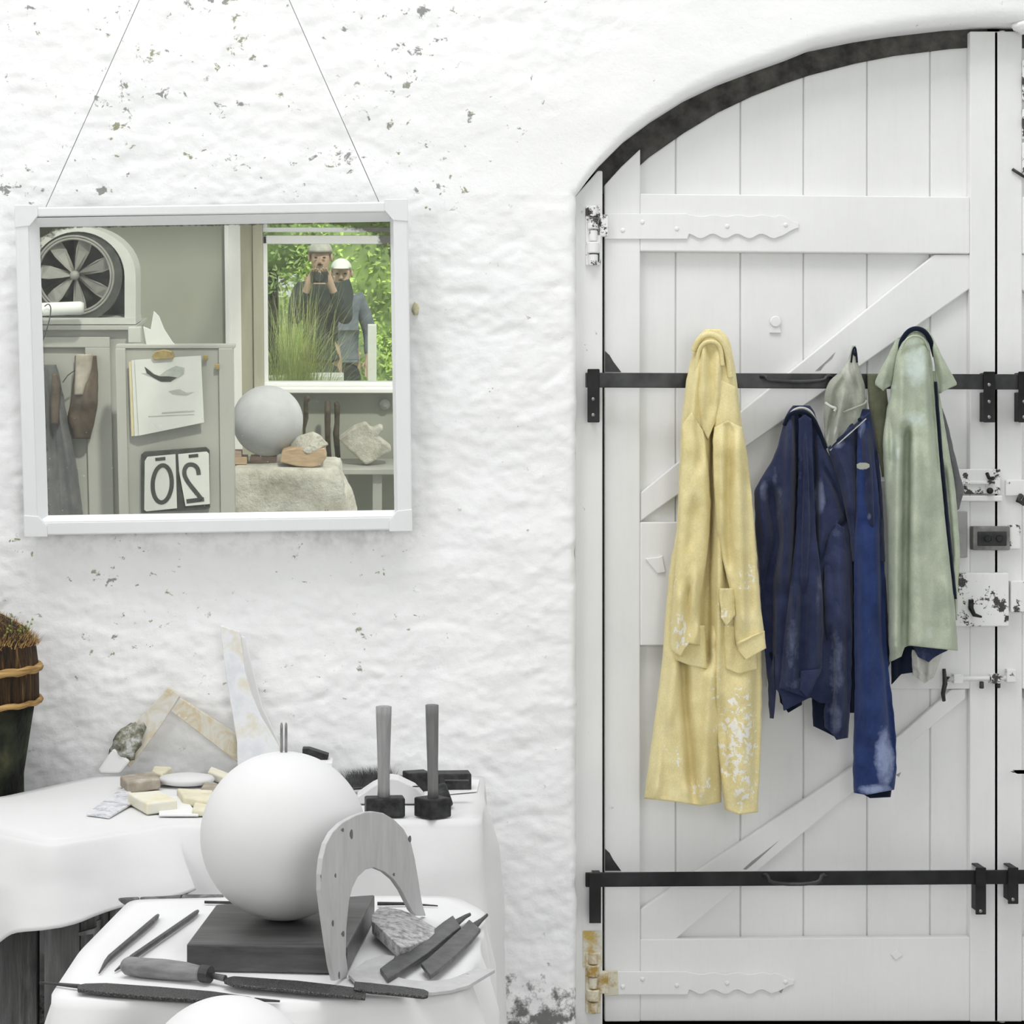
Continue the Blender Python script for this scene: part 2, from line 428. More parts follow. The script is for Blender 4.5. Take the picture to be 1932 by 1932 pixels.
def window(nm, x0, x1, z0, z1):
    e = thing(nm, None, None, ((x0+x1)/2, -TW, z0), kind='structure')
    mb = MB(); b = .045
    for (c, s) in ((((x0+x1)/2, -TW-.04, z1-b/2), (x1-x0, .07, b)), (((x0+x1)/2, -TW-.04, z0+b/4), (x1-x0, .09, b/2)), ((x0+b/4, -TW-.04, (z0+z1)/2), (b/2, .07, z1-z0)), ((x1-b/2, -TW-.04, (z0+z1)/2), (b, .07, z1-z0))):
        mb.box(c, s)
    mb.build('window_frame', M['frame'], e, bevel=.004)
    mb = MB(); mb.box(((x0+x1)/2, -TW-.04, (z0+z1)/2), (x1-x0-b, .003, z1-z0-b)); mb.build('pane', M['glass'], e)
    return e
window('window_1', wx0, 1.0, wz0, wz1)
window('window_2', 1.0, wx1, wz0, wz1)
window('window_3', wx0, 1.0, wz1+.02, wz1+1.25)
window('window_4', 1.0, wx1, wz1+.02, wz1+1.25)
mb = MB(); mb.box(((wx0+wx1)/2, -TW+.045, wz0-.012), (wx1-wx0+.1, .13, .024)); struct('trim_6', mb, M['white'], bevel=.004)
# vertical boards to the side of the window (seen in the mirror)
def rslab(name, x0p, x1p, z0, z1, t, th, mat):
    xa = R(x0p, 600, t).x; xb = R(x1p, 600, t).x
    mb = MB(); mb.box(((xa+xb)/2, -t-th/2, (z0+z1)/2), (xb-xa, th, z1-z0)); return struct(name, mb, mat, bevel=.003)
rslab('trim_7', 425, 433, .9, 3.2, TW-.05, .05, M['frame'])
rslab('trim_8', 433, 455, .0, 3.2, TW-.03, .03, M['roomwall'])
rslab('trim_9', 455, 478, .0, 3.2, TW-.015, .02, M['farwood'])
rslab('trim_10', 478, 496, .9, 3.2, TW-.04, .04, M['farwood'])
# the outdoor ground
mb = MB(); mb.box((1, -17.5, -.08), (40, 24, .1)); M['lawn'] = simple('lawn_ground', (.22, .30, .08), .9, 0, .3, 3, .3); struct('ground', mb, M['lawn'])

# ---------------------------------------------------------------- plank doors
PL_Y, ST_Y = .105, .078
def mirp(pts): return [Vector((2*XM-p.x, p.y, p.z)) for p in pts]
def door(name, mir):
    f = mirp if mir else (lambda q: q)
    e = thing(name, None, None, f([P(1500, 1930, .09)])[0], kind='structure')
    tag(e, 'white plank door leaf with diagonal braces and wavy strap hinges' if not mir else 'second white plank door leaf cut by the right edge of the photo')
    mb = MB(); edges = [1141, 1275, 1397, 1516, 1636, 1755, 1897]
    for a, b in zip(edges, edges[1:]):
        ks = [a+1.1]+[k for k, _ in DOORTOP if a+3 < k < b-3]+[b-1.1]
        mb.prism(f([P(a+1.1, 1926, PL_Y)]+[P(k, doortop(k), PL_Y) for k in ks]+[P(b-1.1, 1926, PL_Y)]), (0, .03, 0))
    mb.build('planks', M['plank'], e, bevel=.0022, seg=1)
    mb = MB(); mb.prism(f([P(1141, 1926, PL_Y+.006)]+[P(k, doortop(k)+1, PL_Y+.006) for k, _ in DOORTOP]+[P(1897, 1926, PL_Y+.006)]), (0, .012, 0))
    mb.build('groove_backing', M['groove'], e)
    def piece(nm, pts, y=ST_Y, mat='door', bev=.0035):
        b = MB(); b.prism(f([P(x, z, y) for x, z in pts]), (0, PL_Y-y-.001, 0)); return b.build(nm, M[mat], e, bevel=bev)
    piece('stile', [(1141, 349), (1172, 315), (1208, 281), (1208, 1928), (1141, 1928)])
    piece('stile', [(1830, 1928), (1830, 59), (1884, 59), (1884, 1928)])
    if not mir:
        b = MB(); b.tube(f([P(1890, 59, .09), P(1890, 1928, .09)]), .0085, 10); b.build('bead_moulding', M['door'], e, smooth=True)
    piece('rail', [(1208, 365), (1830, 371), (1830, 479), (1208, 474)])
    piece('rail', [(1208, 985), (1450, 985), (1450, 1218), (1208, 1218)])
    piece('rail', [(1450, 906), (1830, 906), (1830, 1300), (1450, 1300)])
    piece('rail', [(1208, 1772), (1830, 1768), (1830, 1927), (1208, 1927)])
    piece('brace', [(1763, 480), (1830, 480), (1830, 545), (1208, 984), (1208, 930)], ST_Y+.006)
    piece('brace', [(1822, 1300), (1822, 1318), (1275, 1772), (1208, 1772), (1208, 1716), (1700, 1385), (1795, 1301)], ST_Y+.008)
    return e, f
M['groove'] = simple('groove_paint', (.72, .72, .71), .9, 0, .1, 8, 0)
d1, _i = door('door_1', False)
d2, f2 = door('door_2', True)

# strap hinges
def strap(y0, dh, x1, rust=False, par=d1):
    top = []; bot = []
    xs = list(range(1141, x1+1, 3))
    for x in xs:
        if x < 1300: a, b = y0, y0+dh
        else:
            ph = (x-1300)/46*2*math.pi; amp = 4.2
            a = y0+2+amp*(1-math.cos(ph))/2*.8; b = y0+dh-4-amp*(math.cos(ph)-1)*-1-0
            b = y0+dh-1-amp*(1+math.cos(ph+math.pi*.05))
            k = sm((x-(x1-36))/36)
            if x > x1-42: b = y0+dh-3-k*(dh*.42)-(2.5*math.sin((x-x1+42)/9)); a = y0+3+k*(dh*.30)
        top.append((x, a)); bot.append((x, b))
    mb = MB(); mb.prism([P(x, z, ST_Y-.006) for x, z in top+bot[::-1]], (0, .0055, 0))
    h = mb.build('strap_hinge', M['door'], par, bevel=.0015)
    mb = MB()
    for nx, ny in ((1175, .66), (1212, .33), (1277, .6), (1372, .5), (1482, .45)):
        c = P(nx, y0+dh*ny, ST_Y-.006); mb.sphere(c, (.0065, .003, .0065), 12, 8)
    n = mb.build('nail_head', M['door'], h, smooth=True); n['kind'] = 'stuff'
    return h
strap(403, 48, 1508)
strap(1833, 44, 1500, True)
# pivot castings on the jamb beside each strap
def knuckle(y0, y1, mat, arm):
    mb = MB(); n = 5; h = (y1-y0)/n
    for i in range(n):
        a = y0+i*h; r = (.0135, .0175, .0125, .0185, .014)[i]
        mb.tube([P(1119, a+h-1.0, .040), P(1119, a+1.0, .040)], [r*.93, r], 14)
    mb.box(P(1119, (y0+y1)/2, .048), (.042, .012, (y1-y0)/690))
    k = mb.build('hinge_knuckle', mat, d1, bevel=.003)
    mb = MB(); mb.box(P(1133, arm, .052), (.04, .02, .06)); mb.build('hinge_plate', mat, k, bevel=.003)
knuckle(388, 502, M['hardware'], 426)
knuckle(1796, 1912, M['rusty'], 1853)
mb = MB(); mb.box(P(1118, 1790, .049), (.055, .004, .1)); mb.build('rusty_plate', M['rustyjamb'], d1, bevel=.002)
mb = MB(); mb.prism([P(1140, 1832, ST_Y-.007), P(1166, 1832, ST_Y-.007), P(1168, 1878, ST_Y-.007), P(1140, 1880, ST_Y-.007)], (0, .006, 0)); mb.build('rusty_plate', M['rusty'], d1, bevel=.002)
mb = MB(); mb.box(P(1121, 484, .047), (.028, .018, .032)); mb.build('iron_pin_block', M['iron2'], d1, bevel=.004)
# dark broken corners of the stile, just above each bar
for yy, hh in ((702, 40), (1643, 42)):
    mb = MB(); mb.prism([P(1141.5, yy, ST_Y-.0016), P(1141.5, yy-hh, ST_Y-.0016), P(1150, yy-hh+8, ST_Y-.0016), P(1157, yy-hh*.5, ST_Y-.0016), P(1172, yy, ST_Y-.0016)], (0, .0014, 0))
    mb.build('worn_patch', M['iron2'], d1)

# old keyhole cover and small fittings painted over
mb = MB(); c = P(1463, 607, PL_Y-.004)
mb.lathe(c, [(.016, 0), (.016, .004), (.013, .006), (.0001, .0065)], 20, M=Matrix.Rotation(math.pi/2, 3, 'X'))
mb.prism([P(x, z, PL_Y-.006) for x, z in ((1455, 612), (1470, 612), (1474, 628), (1452, 628))], (0, .006, 0))
mb.build('keyhole_cover', M['door'], d1, bevel=.001)
mb = MB(); mb.prism([P(x, z, ST_Y-.005) for x, z in ((1217, 1054), (1244, 1051), (1250, 1048), (1256, 1080), (1240, 1082))], (0, .005, 0)); mb.build('painted_over_plate', M['door'], d1, bevel=.002)
mb = MB(); mb.prism([P(x, z, ST_Y-.004) for x, z in ((1680, 1800), (1692, 1792), (1704, 1802), (1690, 1812))], (0, .004, 0)); mb.build('painted_over_plate', M['door'], d1, bevel=.002)

# latch, rim lock, key box and bolts at the closing edge
def fit(nm, x0, z0, x1, z1, y, th, mat, par=d1, bev=.003):
    mb = MB(); mb.prism([P(x0, z1, y), P(x1, z1, y), P(x1, z0, y), P(x0, z0, y)], (0, th, 0)); return mb.build(nm, M[mat], par, bevel=bev)
YF = ST_Y
lp = fit('latch_plate', 1800, 885, 1888, 932, YF-.012, .012, 'hardware')
fit('latch_bar', 1812, 907, 1878, 914, YF-.02, .009, 'hardware', lp)
mb = MB(); mb.tube([P(1862, 893, YF-.02), P(1866, 902, YF-.03), P(1873, 902, YF-.024)], .005, 8); mb.tube([P(1868, 926, YF-.014), P(1868, 926, YF-.035)], .009, 10); mb.build('latch_hook', M['iron'], lp, smooth=True)
fit('ledge', 1806, 935, 1892, 946, YF-.018, .018, 'door')
M['iron3'] = simple('grey_lock_iron', (.22, .22, .215), .5, .4, .35, 30, .3)
M['greyplate'] = simple('grey_plate', (.36, .36, .35), .6, .2, .15, 20, .2)
lock = fit('rim_lock', 1836, 993, 1906, 1038, YF-.03, .03, 'iron3')
fit('lock_face', 1845, 1003, 1900, 1030, YF-.034, .005, 'iron2', lock)
mb = MB()
for px in (1864, 1886): mb.tube([P(px, 1016, YF-.030), P(px, 1016, YF-.052)], [.010, .008], 14)
mb.build('lock_knob', M['iron'], lock, smooth=False)
fit('grey_plate', 1798, 965, 1826, 1052, YF-.014, .014, 'greyplate')
kb = fit('key_box', 1796, 1081, 1904, 1182, YF-.030, .030, 'hardware')
mb = MB(); mb.tube([P(1832, 1134, YF-.028), P(1832, 1148, YF-.045), P(1838, 1160, YF-.045), P(1852, 1164, YF-.045)], [.007, .007, .006, .003], 10)
mb.box(P(1832, 1138, YF-.033), (.012, .008, .02)); mb.build('lever', M['iron'], kb, smooth=True)
mb = MB(); mb.tube([P(1786, 1281, YF-.012), P(1915, 1279, YF-.012)], .0065, 12)
b1 = mb.build('bolt_bar', M['hardware'], d1, smooth=True)
mb = MB()
for px in (1806, 1876): mb.box(P(px, 1280, YF-.010), (.026, .024, .026))
mb.build('bolt_staple', M['hardware'], b1, bevel=.002)
mb = MB(); mb.tube([P(1781, 1262, YF-.02), P(1783, 1290, YF-.03), P(1779, 1308, YF-.028), P(1781, 1322, YF-.02)], [.005, .007, .006, .005], 10)
mb.tube([P(1852, 1287, YF-.012), P(1852, 1298, YF-.02)], .006, 8); mb.tube([P(1884, 1287, YF-.012), P(1884, 1297, YF-.02)], .005, 8)
mb.build('chain_hook', M['iron2'], d1, smooth=True)
# fittings of the second leaf that reach into the frame
fit('latch_plate', 1898, 905, 1945, 936, YF-.014, .014, 'hardware', d2)
mb = MB(); mb.tube([P(1926, 935, YF-.015), P(1921, 945, YF-.035), P(1930, 950, YF-.03), P(1936, 938, YF-.02)], .007, 10); mb.build('latch_ring', M['iron2'], d2, smooth=True)
fit('keep_plate', 1905, 990, 1926, 1036, YF-.02, .02, 'hardware', d2)
fit('key_box', 1908, 1096, 1960, 1155, YF-.032, .032, 'hardware', d2)
fit('bolt_keep', 1900, 1263, 1918, 1288, YF-.022, .022, 'hardware', d2)
mb = MB()
for z0, z1 in ((112, 190), (205, 262), (268, 330)):
    mb.prism([P(1930, z1, YF-.012), P(1950, z1, YF-.012), P(1950, z0, YF-.012), P(1930, z0, YF-.012)], (0, .012, 0))
mb.build('strap_hinge', M['hardware'], d2, bevel=.004)
mb = MB(); mb.tube([P(1910, 319, YF-.004), P(1924, 328, YF-.006), P(1940, 338, YF-.004)], .004, 8); mb.build('hook_wire', M['iron2'], d2, smooth=True)
mb = MB(); mb.rock(P(1934, 50, .03), (.034, .03, .02), 5, .2); mb.build('mortar_lump', M['hardware'], d2, smooth=True)

# ---------------------------------------------------------------- iron security bars with their brackets
def secbar(label, z0, z1, z2, z3, brk, slot, cat='bar'):
    # z0,z1 top/bottom at left; z2,z3 at right
    e = thing('security_bar', label, cat, P(1500, (z0+z1)/2, .02))
    mb = MB(); mb.prism([P(1105, z1, .014), P(2700, z3+(z3-z1)*.9, .014), P(2700, z2+(z2-z0)*.9, .014), P(1105, z0, .014)], (0, .010, 0))
    mb.build('flat_bar', M['iron2' if z0 < 1000 else 'iron'], e, bevel=.002)
    a, b, zt, zb = slot
    mb = MB(); mb.tube(smooth_pts([P(a, zt+2, .014), P(a+8, zt, -.008), P(a+14, zb, -.012), P(b-14, zb, -.012), P(b-8, zt, -.008), P(b, zt+2, .014)], 2, False), .0052, 10)
    mb.build('pull_handle', M['iron2'], e, smooth=True)
    return e
secbar('upper dark iron bar across the white door, behind the hanging clothes', 703, 731, 706, 735, None, (1436, 1568, 709, 720))
secbar('lower dark iron bar across the white door near its foot', 1647, 1674, 1642, 1668, None, (1440, 1558, 1650, 1668))
def bracket(cx, w, z0, z1, zbar0, zbar1, par, yb, nails):
    b = MB(); h = (z1-z0)/690
    b.prism([P(cx-w/2, z1, .006), P(cx+w/2, z1, .006), P(cx+w/2, z0, .006), P(cx-w/2, z0, .006)], (0, .005, 0))
    b.prism([P(cx-w/6, z1-2, .011), P(cx+w/2, z1-2, .011), P(cx+w/2, zbar1+3, .011), P(cx-w/6, zbar1+3, .011)], (0, yb-.011, 0))
    b.prism([P(cx-w/6, zbar0, .011), P(cx+w/2, zbar0, .011), P(cx+w/2, z0+1, .011), P(cx-w/6, z0+1, .011)], (0, yb-.011, 0))
    o = b.build('bar_bracket', M['iron'], par, bevel=.0025)
    n = MB()
    for z in nails: n.sphere(P(cx-1, z, .006), (.0055, .004, .0055), 12, 8)
    if n.v: n.build('screw_head', M['steel'], o, smooth=True)
bracket(1120, 23, 696, 797, 701, 733, d1, .05, (753, 783))
bracket(1867, 22, 701, 797, 705, 736, d1, YF, (726, 758, 787))
bracket(1933, 22, 701, 797, 705, 736, d2, YF, (758, 787))
bracket(1123, 22, 1648, 1742, 1648, 1675, d1, .05, ())
bracket(1851, 20, 1637, 1726, 1641, 1670, d1, YF, (1719,))
bracket(1912, 20, 1637, 1706, 1641, 1670, d2, YF, (1697,))

# ---------------------------------------------------------------- wall mirror
t = NT('old_mirror_silvering'); t.n.remove(t.p)
v = t.coord(); gl = t.new('ShaderNodeBsdfGlossy'); gl.inputs['Roughness'].default_value = .006; gl.inputs[0].default_value = (.80, .82, .76, 1)
df = t.new('ShaderNodeBsdfDiffuse'); df.inputs[0].default_value = (.62, .63, .6, 1)
dk = t.new('ShaderNodeBsdfDiffuse'); dk.inputs[0].default_value = (.06, .06, .045, 1)
at = t.new('ShaderNodeAttribute', attribute_name='decay')
m1 = t.new('ShaderNodeMixShader'); dust = t.ramp(t.noise(v, 7, 6, .7), [(.35, .045), (.75, .12)])
spk = t.ramp(t.noise(v, 120, 2, .5), [(.735, 0), (.75, .7)]); zf = t.new('ShaderNodeSeparateXYZ'); t.lk(v, zf.inputs[0])
zr = t.new('ShaderNodeMapRange'); t.lk(zf.outputs[2], zr.inputs[0]); zr.inputs[1].default_value = .45; zr.inputs[2].default_value = .0
spk = t.math('MULTIPLY', spk, zr.outputs[0], True)
t.lk(t.math('ADD', dust, spk, True), m1.inputs[0]); t.lk(gl.outputs[0], m1.inputs[1]); t.lk(df.outputs[0], m1.inputs[2])
m2 = t.new('ShaderNodeMixShader')
dm = t.math('MULTIPLY', t.math('SUBTRACT', t.math('ADD', at.outputs['Fac'], t.math('MULTIPLY', t.noise(v, 34, 6, .7), .7)), .95), 9, True)
t.lk(t.math('MULTIPLY', dm, .82), m2.inputs[0]); t.lk(m1.outputs[0], m2.inputs[1]); t.lk(dk.outputs[0], m2.inputs[2])
t.lk(m2.outputs[0], t.n['Material Output'].inputs[0]); M['mirror'] = t.m
me_ = thing('wall_mirror', 'old white-framed mirror hanging on the rough whitewashed wall', 'mirror', MIR_C+Vector((0, 0, -.44)))
SW, SH = 1.043, .878; iw0, iw1, ih0, ih1 = -.461, .474, -.388, .385
def ML(p): return MIR_M @ Vector(p)
def fmember(nm, pts, y0, y1, mat='frame', bev=.004):
    mb = MB(); mb.prism([ML((x, y0, z)) for x, z in pts], (MIR_M.to_3x3() @ Vector((0, y1-y0, 0)))); return mb.build(nm, M[mat], me_, bevel=bev)
x0, x1, z0, z1 = -SW/2, SW/2, -SH/2, SH/2; fw = .036
fmember('frame_side', [(x0, z0), (x0+fw, z0), (x0+fw, z1), (x0, z1)], -.034, .034)
fmember('frame_side', [(x1-fw-.004, z0), (x1, z0), (x1, z1), (x1-fw-.004, z1)], -.034, .034)
fmember('frame_side', [(x0+fw, z1-.028), (x1-fw-.004, z1-.030), (x1-fw-.004, z1-.003), (x0+fw, z1-.003)], -.031, .034)
fmember('frame_side', [(x0+fw, z0), (x1-fw-.004, z0), (x1-fw-.004, z0+.036), (x0+fw, z0+.036)], -.031, .034)
# corner blocks and inner sloping moulding
for sx, sz in ((-1, 1), (1, 1), (-1, -1), (1, -1)):
    cx, cz = sx*SW/2, sz*SH/2
    fmember('corner_block', [(cx, cz+sz*.004), (cx-sx*.062, cz+sz*.004), (cx-sx*.062, cz-sz*.026), (cx-sx*.04, cz-sz*.052), (cx, cz-sz*.056)], -.0365, -.024, bev=.002)
def bevelstrip(a, b, c, d):                   # outer edge a-b at the front, inner edge d-c at the glass
    mb = MB(); mb.prism([ML(a), ML(b), ML(c), ML(d)], MIR_M.to_3x3() @ Vector((0, .010, 0))); mb.build('inner_moulding', M['frame'], me_)
o = (x0+fw, x1-fw-.004, z0+.036, z1-.030)
bevelstrip((o[0], -.029, o[2]), (o[1], -.029, o[2]), (iw1, -.004, ih0), (iw0, -.004, ih0))
bevelstrip((o[0], -.029, o[3]), (o[1], -.029, o[3]), (iw1, -.004, ih1), (iw0, -.004, ih1))
bevelstrip((o[0], -.029, o[2]), (o[0], -.029, o[3]), (iw0, -.004, ih1), (iw0, -.004, ih0))
bevelstrip((o[1], -.029, o[2]), (o[1], -.029, o[3]), (iw1, -.004, ih1), (iw1, -.004, ih0))
mb = MB(); nu, nv = 60, 48
for j in range(nv+1):
    for i in range(nu+1): mb.v.append(ML((lerp(-.48, .48, i/nu), -.004, lerp(-.41, .41, j/nv))))
for j in range(nv):
    for i in range(nu): a = j*(nu+1)+i; mb.f.append((a, a+1, a+nu+2, a+nu+1))
mg = mb.build('mirror_glass', M['mirror'], me_)
at = mg.data.attributes.new('decay', 'FLOAT', 'POINT')
vals = []
for j in range(nv+1):
    for i in range(nu+1):
        x, z = lerp(-.48, .48, i/nu), lerp(-.41, .41, j/nv)
        d = 0
        dc = math.hypot((iw1-x)/.20, (ih1-z)/.055); d = max(d, 1.15-dc*.75)
        dc = math.hypot((iw1-x)/.055, (ih1-z)/.10); d = max(d, 1.2-dc*.75)
        d = max(d, .72-(ih1-z)/.016*.5, .62-(x-iw0)/.02*.5, .6-(iw1-x)/.012*.5)
        dc = math.hypot((x-iw0)/.13, (ih1-z)/.07); d = max(d, .85-dc*.5)
        vals.append(max(0, d))
at.data.foreach_set('value', vals)
mb = MB(); mb.box(ML((0, .030, 0)), (.98, .006, .82), MIR_M.to_3x3()); mb.build('backing_board', M['dark'], me_)
nail = Vector((P(407, -310).x, -.03, P(407, -310).z))
for sx in (-1, 1):
    a = ML((sx*.445, .01, SH/2)); mb = MB(); mb.tube([a, a.lerp(nail, .35)+Vector((0, .0, -.002)), a.lerp(nail, .7), nail], .0011, 6)
    mb.build('hanging_wire', M['steel'], me_, smooth=True)
for px, z in ((405, 399), (414, 402), (493, 399), (655, 392)):
    mb = MB(); mb.box(ML(((px-407)/700, -.0165, SH/2-.013)), (.003, .002, .018), MIR_M.to_3x3()); mb.build('rust_streak', M['rusty'], me_)
mb = MB(); mb.tube([nail+Vector((0, .03, .0)), nail+Vector((0, -.012, .006))], [.003, .003], 8); mb.sphere(nail+Vector((0, -.012, .006)), .005, 10, 6)
tag(mb.build('wall_nail', M['iron'], None, smooth=True), 'iron nail in the wall that the mirror wires hang from, above the frame', 'nail')
mb = MB(); mb.rock(P(784, 583, -.012), (.010, .012, .017), 3, .25); tag(mb.build('yellowed_stub', simple('yellowed_plug', (.62, .58, .38), .7, 0, .2, 40), None, smooth=True), 'small yellowish plug stuck in the wall just right of the mirror', 'plug')

for pts_, yy in (([(1538, 700), (1549, 690), (1560, 680), (1576, 664), (1570, 676), (1556, 688), (1548, 699)], ST_Y+.006), ([(1402, 1640), (1420, 1624), (1440, 1609), (1470, 1586), (1444, 1610), (1424, 1628), (1408, 1641)], ST_Y+.008), ([(1690, 1462), (1700, 1457), (1696, 1466)], PL_Y), ([(1466, 1868), (1478, 1866), (1474, 1874)], ST_Y)):
    mb = MB(); mb.prism([P(a, b, yy-.0007) for a, b in pts_], (0, .0006, 0)); mb.build('worn_patch', M['greyplate'], d1)
# ---------------------------------------------------------------- cloths
def cloth_mat(name, c):
    t = NT(name); v = t.coord()
    t.color(t.ramp(t.noise(v, 5, 5), [(.3, [x*.965 for x in c]), (.7, c)]))
    b = t.bump(t.noise(v, 9, 4, .6), .25, .006)
    t.bump(t.noise(v, 500, 2), .08, .0006, b)
    m = t.set(.85, 0, .1); t.p.inputs['Sheen Weight'].default_value = .15; return m
M['linen'] = cloth_mat('white_dust_sheet', (.74, .74, .74))
def drape(name, label, poly, hems, flares, z, nfold, amp, seed=1, sag=.0, drop=.004, rows=26, par=None):
    # poly: top corners (x,y) anticlockwise; hems/flares given per corner and interpolated round the edge
    n = len(poly); per = []
    for i in range(n):
        a = poly[i]; b = poly[(i+1) % n]; L = math.hypot(b[0]-a[0], b[1]-a[1]); k = max(3, int(L/.012))
        for j in range(k):
            f = j/k; per.append([lerp(a[0], b[0], f), lerp(a[1], b[1], f), lerp(hems[i], hems[(i+1) % n], f), lerp(flares[i], flares[(i+1) % n], f)])
    N = len(per)
    for ch, its in ((0, 6), (1, 6), (2, 14), (3, 14)):
        for _ in range(its):
            old = [p[ch] for p in per]
            for i in range(N): per[i][ch] = (old[i-1]+2*old[i]+old[(i+1) % N])/4
    cx = sum(p[0] for p in per)/N; cy = sum(p[1] for p in per)/N
    mb = MB(); off = Vector((seed*3.7, seed*1.3, 0)); ang = []
    acc = 0; arc = []
    for i in range(N): arc.append(acc); q = per[(i+1) % N]; acc += math.hypot(q[0]-per[i][0], q[1]-per[i][1])
    nr = 14; rings = []
    for r in range(1, nr+1):
        f = r/nr; ids = []
        for i in range(N):
            x = lerp(cx, per[i][0], f); y = lerp(cy, per[i][1], f)
            zz = z+.0015*noise.fractal(Vector((x*5, y*5, seed)), 1, 2, 3)*(1-f**6)
            ids.append(len(mb.v)); mb.v.append(Vector((x, y, zz)))
        rings.append(ids)
    c0 = len(mb.v); mb.v.append(Vector((cx, cy, z)))
    for i in range(N): mb.f.append((c0, rings[0][i], rings[0][(i+1) % N]))
    for k in range(1, rows+1):
        tt = (k/rows)**1.25; ids = []
        for i in range(N):
            a = per[i-1]; b = per[(i+1) % N]; tx, ty = b[0]-a[0], b[1]-a[1]; L = math.hypot(tx, ty); nx, ny = ty/L, -tx/L
            x, y, hem, fl = per[i]; dz = (z-hem)*tt
            fo = math.sin(arc[i]/acc*2*math.pi*nfold+2.5*noise.noise(Vector((arc[i]*2.3, seed, 0))))
            fo = fo+.9*noise.noise(Vector((arc[i]*9, dz*1.6, seed*2.2)))
            fo *= 0 if y > -.1 else 1
            out = .004*min(1, tt*14)+fl*(tt**.85)+amp*fo*min(1, dz/.11)
            out += .010*noise.fractal(Vector((x*4, y*4+seed, dz*5)), 1, 2, 3)*min(1, tt*2)
            ids.append(len(mb.v)); mb.v.append(Vector((x+nx*out, y+ny*out, z-dz-(.003 if k == 1 else 0)+.006*noise.noise(Vector((arc[i]*3, seed, 4)))*tt)))
        rings.append(ids)
    for A, B in zip(rings, rings[1:]):
        for i in range(N): j = (i+1) % N; mb.f.append((A[i], B[i], B[j], A[j]))
    o = mb.build(name, M['linen'], par, smooth=True)
    s = o.modifiers.new('thickness', 'SOLIDIFY'); s.thickness = .0025; s.offset = -1
    return o
ZT = .772
def T2(px, py, z=ZT): p = T(px, py, z); return (p.x, p.y)
# back table: top outline anticlockwise seen from above
A1 = [(-1.25, -.64), T2(-20, 1558), T2(95, 1588), T2(330, 1551), T2(600, 1550), T2(910, 1547), (.322, -.075), (-.62, -.075), T2(180, 1464), T2(0, 1504), (-1.22, -.47)]
H1 = [.40, .44, .60, .65, .30, .05, .05, .3, .4, .4, .4]
F1 = [.05, .06, .08, .13, .04, .02, .03, .0, .0, .0, .02]
tag(drape('dust_sheet', 1, A1, H1, F1, ZT, 11, .024, 3), 'white dust sheet draped over the back worktable against the rough wall', 'cloth')
mb = MB()
mb.prism([Vector((-.42+(p[0]+.42)*.95, -.36+(p[1]+.36)*.78, ZT-.036)) for p in A1], (0, 0, .028))
tb = thing('worktable', 'wooden worktable mostly hidden under the back dust sheet', 'table', (-.4, -.4, 0))
mb.build('table_top', simple('table_wood', (.25, .2, .15), .7, 0, .2, 12, .2, (2, 10, 2)), tb)
for x, y in ((.22, -.58), (.25, -.12), (-.9, -.6), (-.6, -.12)):
    b = MB(); b.box((x, y, .368), (.055, .055, .736)); b.build('leg', M['dark'], tb, bevel=.004)
# dark weathered boards showing below the sheet
t = NT('weathered_grey_wood'); v = t.coord((9, 9, .8), 'World')
t.color(t.ramp(t.noise(v, 4, 8, .65, .6), [(.25, (.06, .06, .06)), (.5, (.17, .17, .17)), (.62, (.26, .26, .26)), (.8, (.42, .42, .42))]))
t.bump(t.noise(v, 7, 8, .7), .7, .006); M['oldwood'] = t.set(.8, 0, .2)
tr_ = thing('wooden_chest', 'dark weathered wooden chest of upright boards under the back table', 'chest', (-.6, -.95, 0))
def board(px0, px1, y, z1=.64, nm='board', bow=.0):
    b = MB(); xa = P(px0, 1700, y).x; xb = P(px1, 1700, y).x; nn = 10; pts = []
    for i in range(nn+1): f = i/nn; pts.append(Vector((lerp(xa, xb, f), y-bow*math.sin(math.pi*f), .0)))
    pts += [Vector((xb, y+.03, 0)), Vector((xa, y+.03, 0))]
    b.prism(pts, (0, 0, z1)); return b.build(nm, M['oldwood'], tr_, bevel=.004)
board(-150, 71, -.715, .60, bow=.02); board(83, 150, -.90); board(151, 205, -.895); board(206, 262, -.90); board(263, 340, -.89); board(341, 420, -.89)
mb = MB(); mb.box((-.365, -.80, .29), (.57, .02, .58)); mb.build('board', M['dark'], tr_)
b = MB(); b.prism([P(x, z, -.912) for x, z in ((147, 1760), (178, 1752), (183, 1748), (181, 1738), (190, 1735), (188, 1760), (182, 1764), (183, 1850), (177, 1850), (176, 1762), (150, 1766))], (0, .012, 0)); b.build('split_edge', M['oldwood'], tr_)

# front table
A2 = [T2(90, 1886), T2(480, 1896), T2(876, 1876), T2(902, 1800), T2(918, 1722), T2(858, 1690), T2(560, 1690), T2(246, 1697), T2(150, 1795)]
H2 = [.10]*9; F2 = [.055, .03, .05, .02, .02, .0, .0, .0, .02]
tag(drape('dust_sheet', 1, A2, H2, F2, ZT, 15, .024, 8), 'white dust sheet over the small front table under the sphere and tools', 'cloth')
tb2 = thing('plinth_table', 'small table hidden under the front dust sheet', 'table', (-.15, -1.78, 0))
cx = sum(p[0] for p in A2)/9; cy = sum(p[1] for p in A2)/9
mb = MB(); mb.prism([Vector((cx+(p[0]-cx)*.965, cy+(p[1]-cy)*.965, ZT-.035)) for p in A2], (0, 0, .029)); mb.build('table_top', M['dark'], tb2)
for x, y in ((-.4, -2.02), (.1, -2.0), (-.35, -1.5), (.12, -1.5)):
    b = MB(); b.box((x, y, .368), (.05, .05, .736)); b.build('leg', M['dark'], tb2)

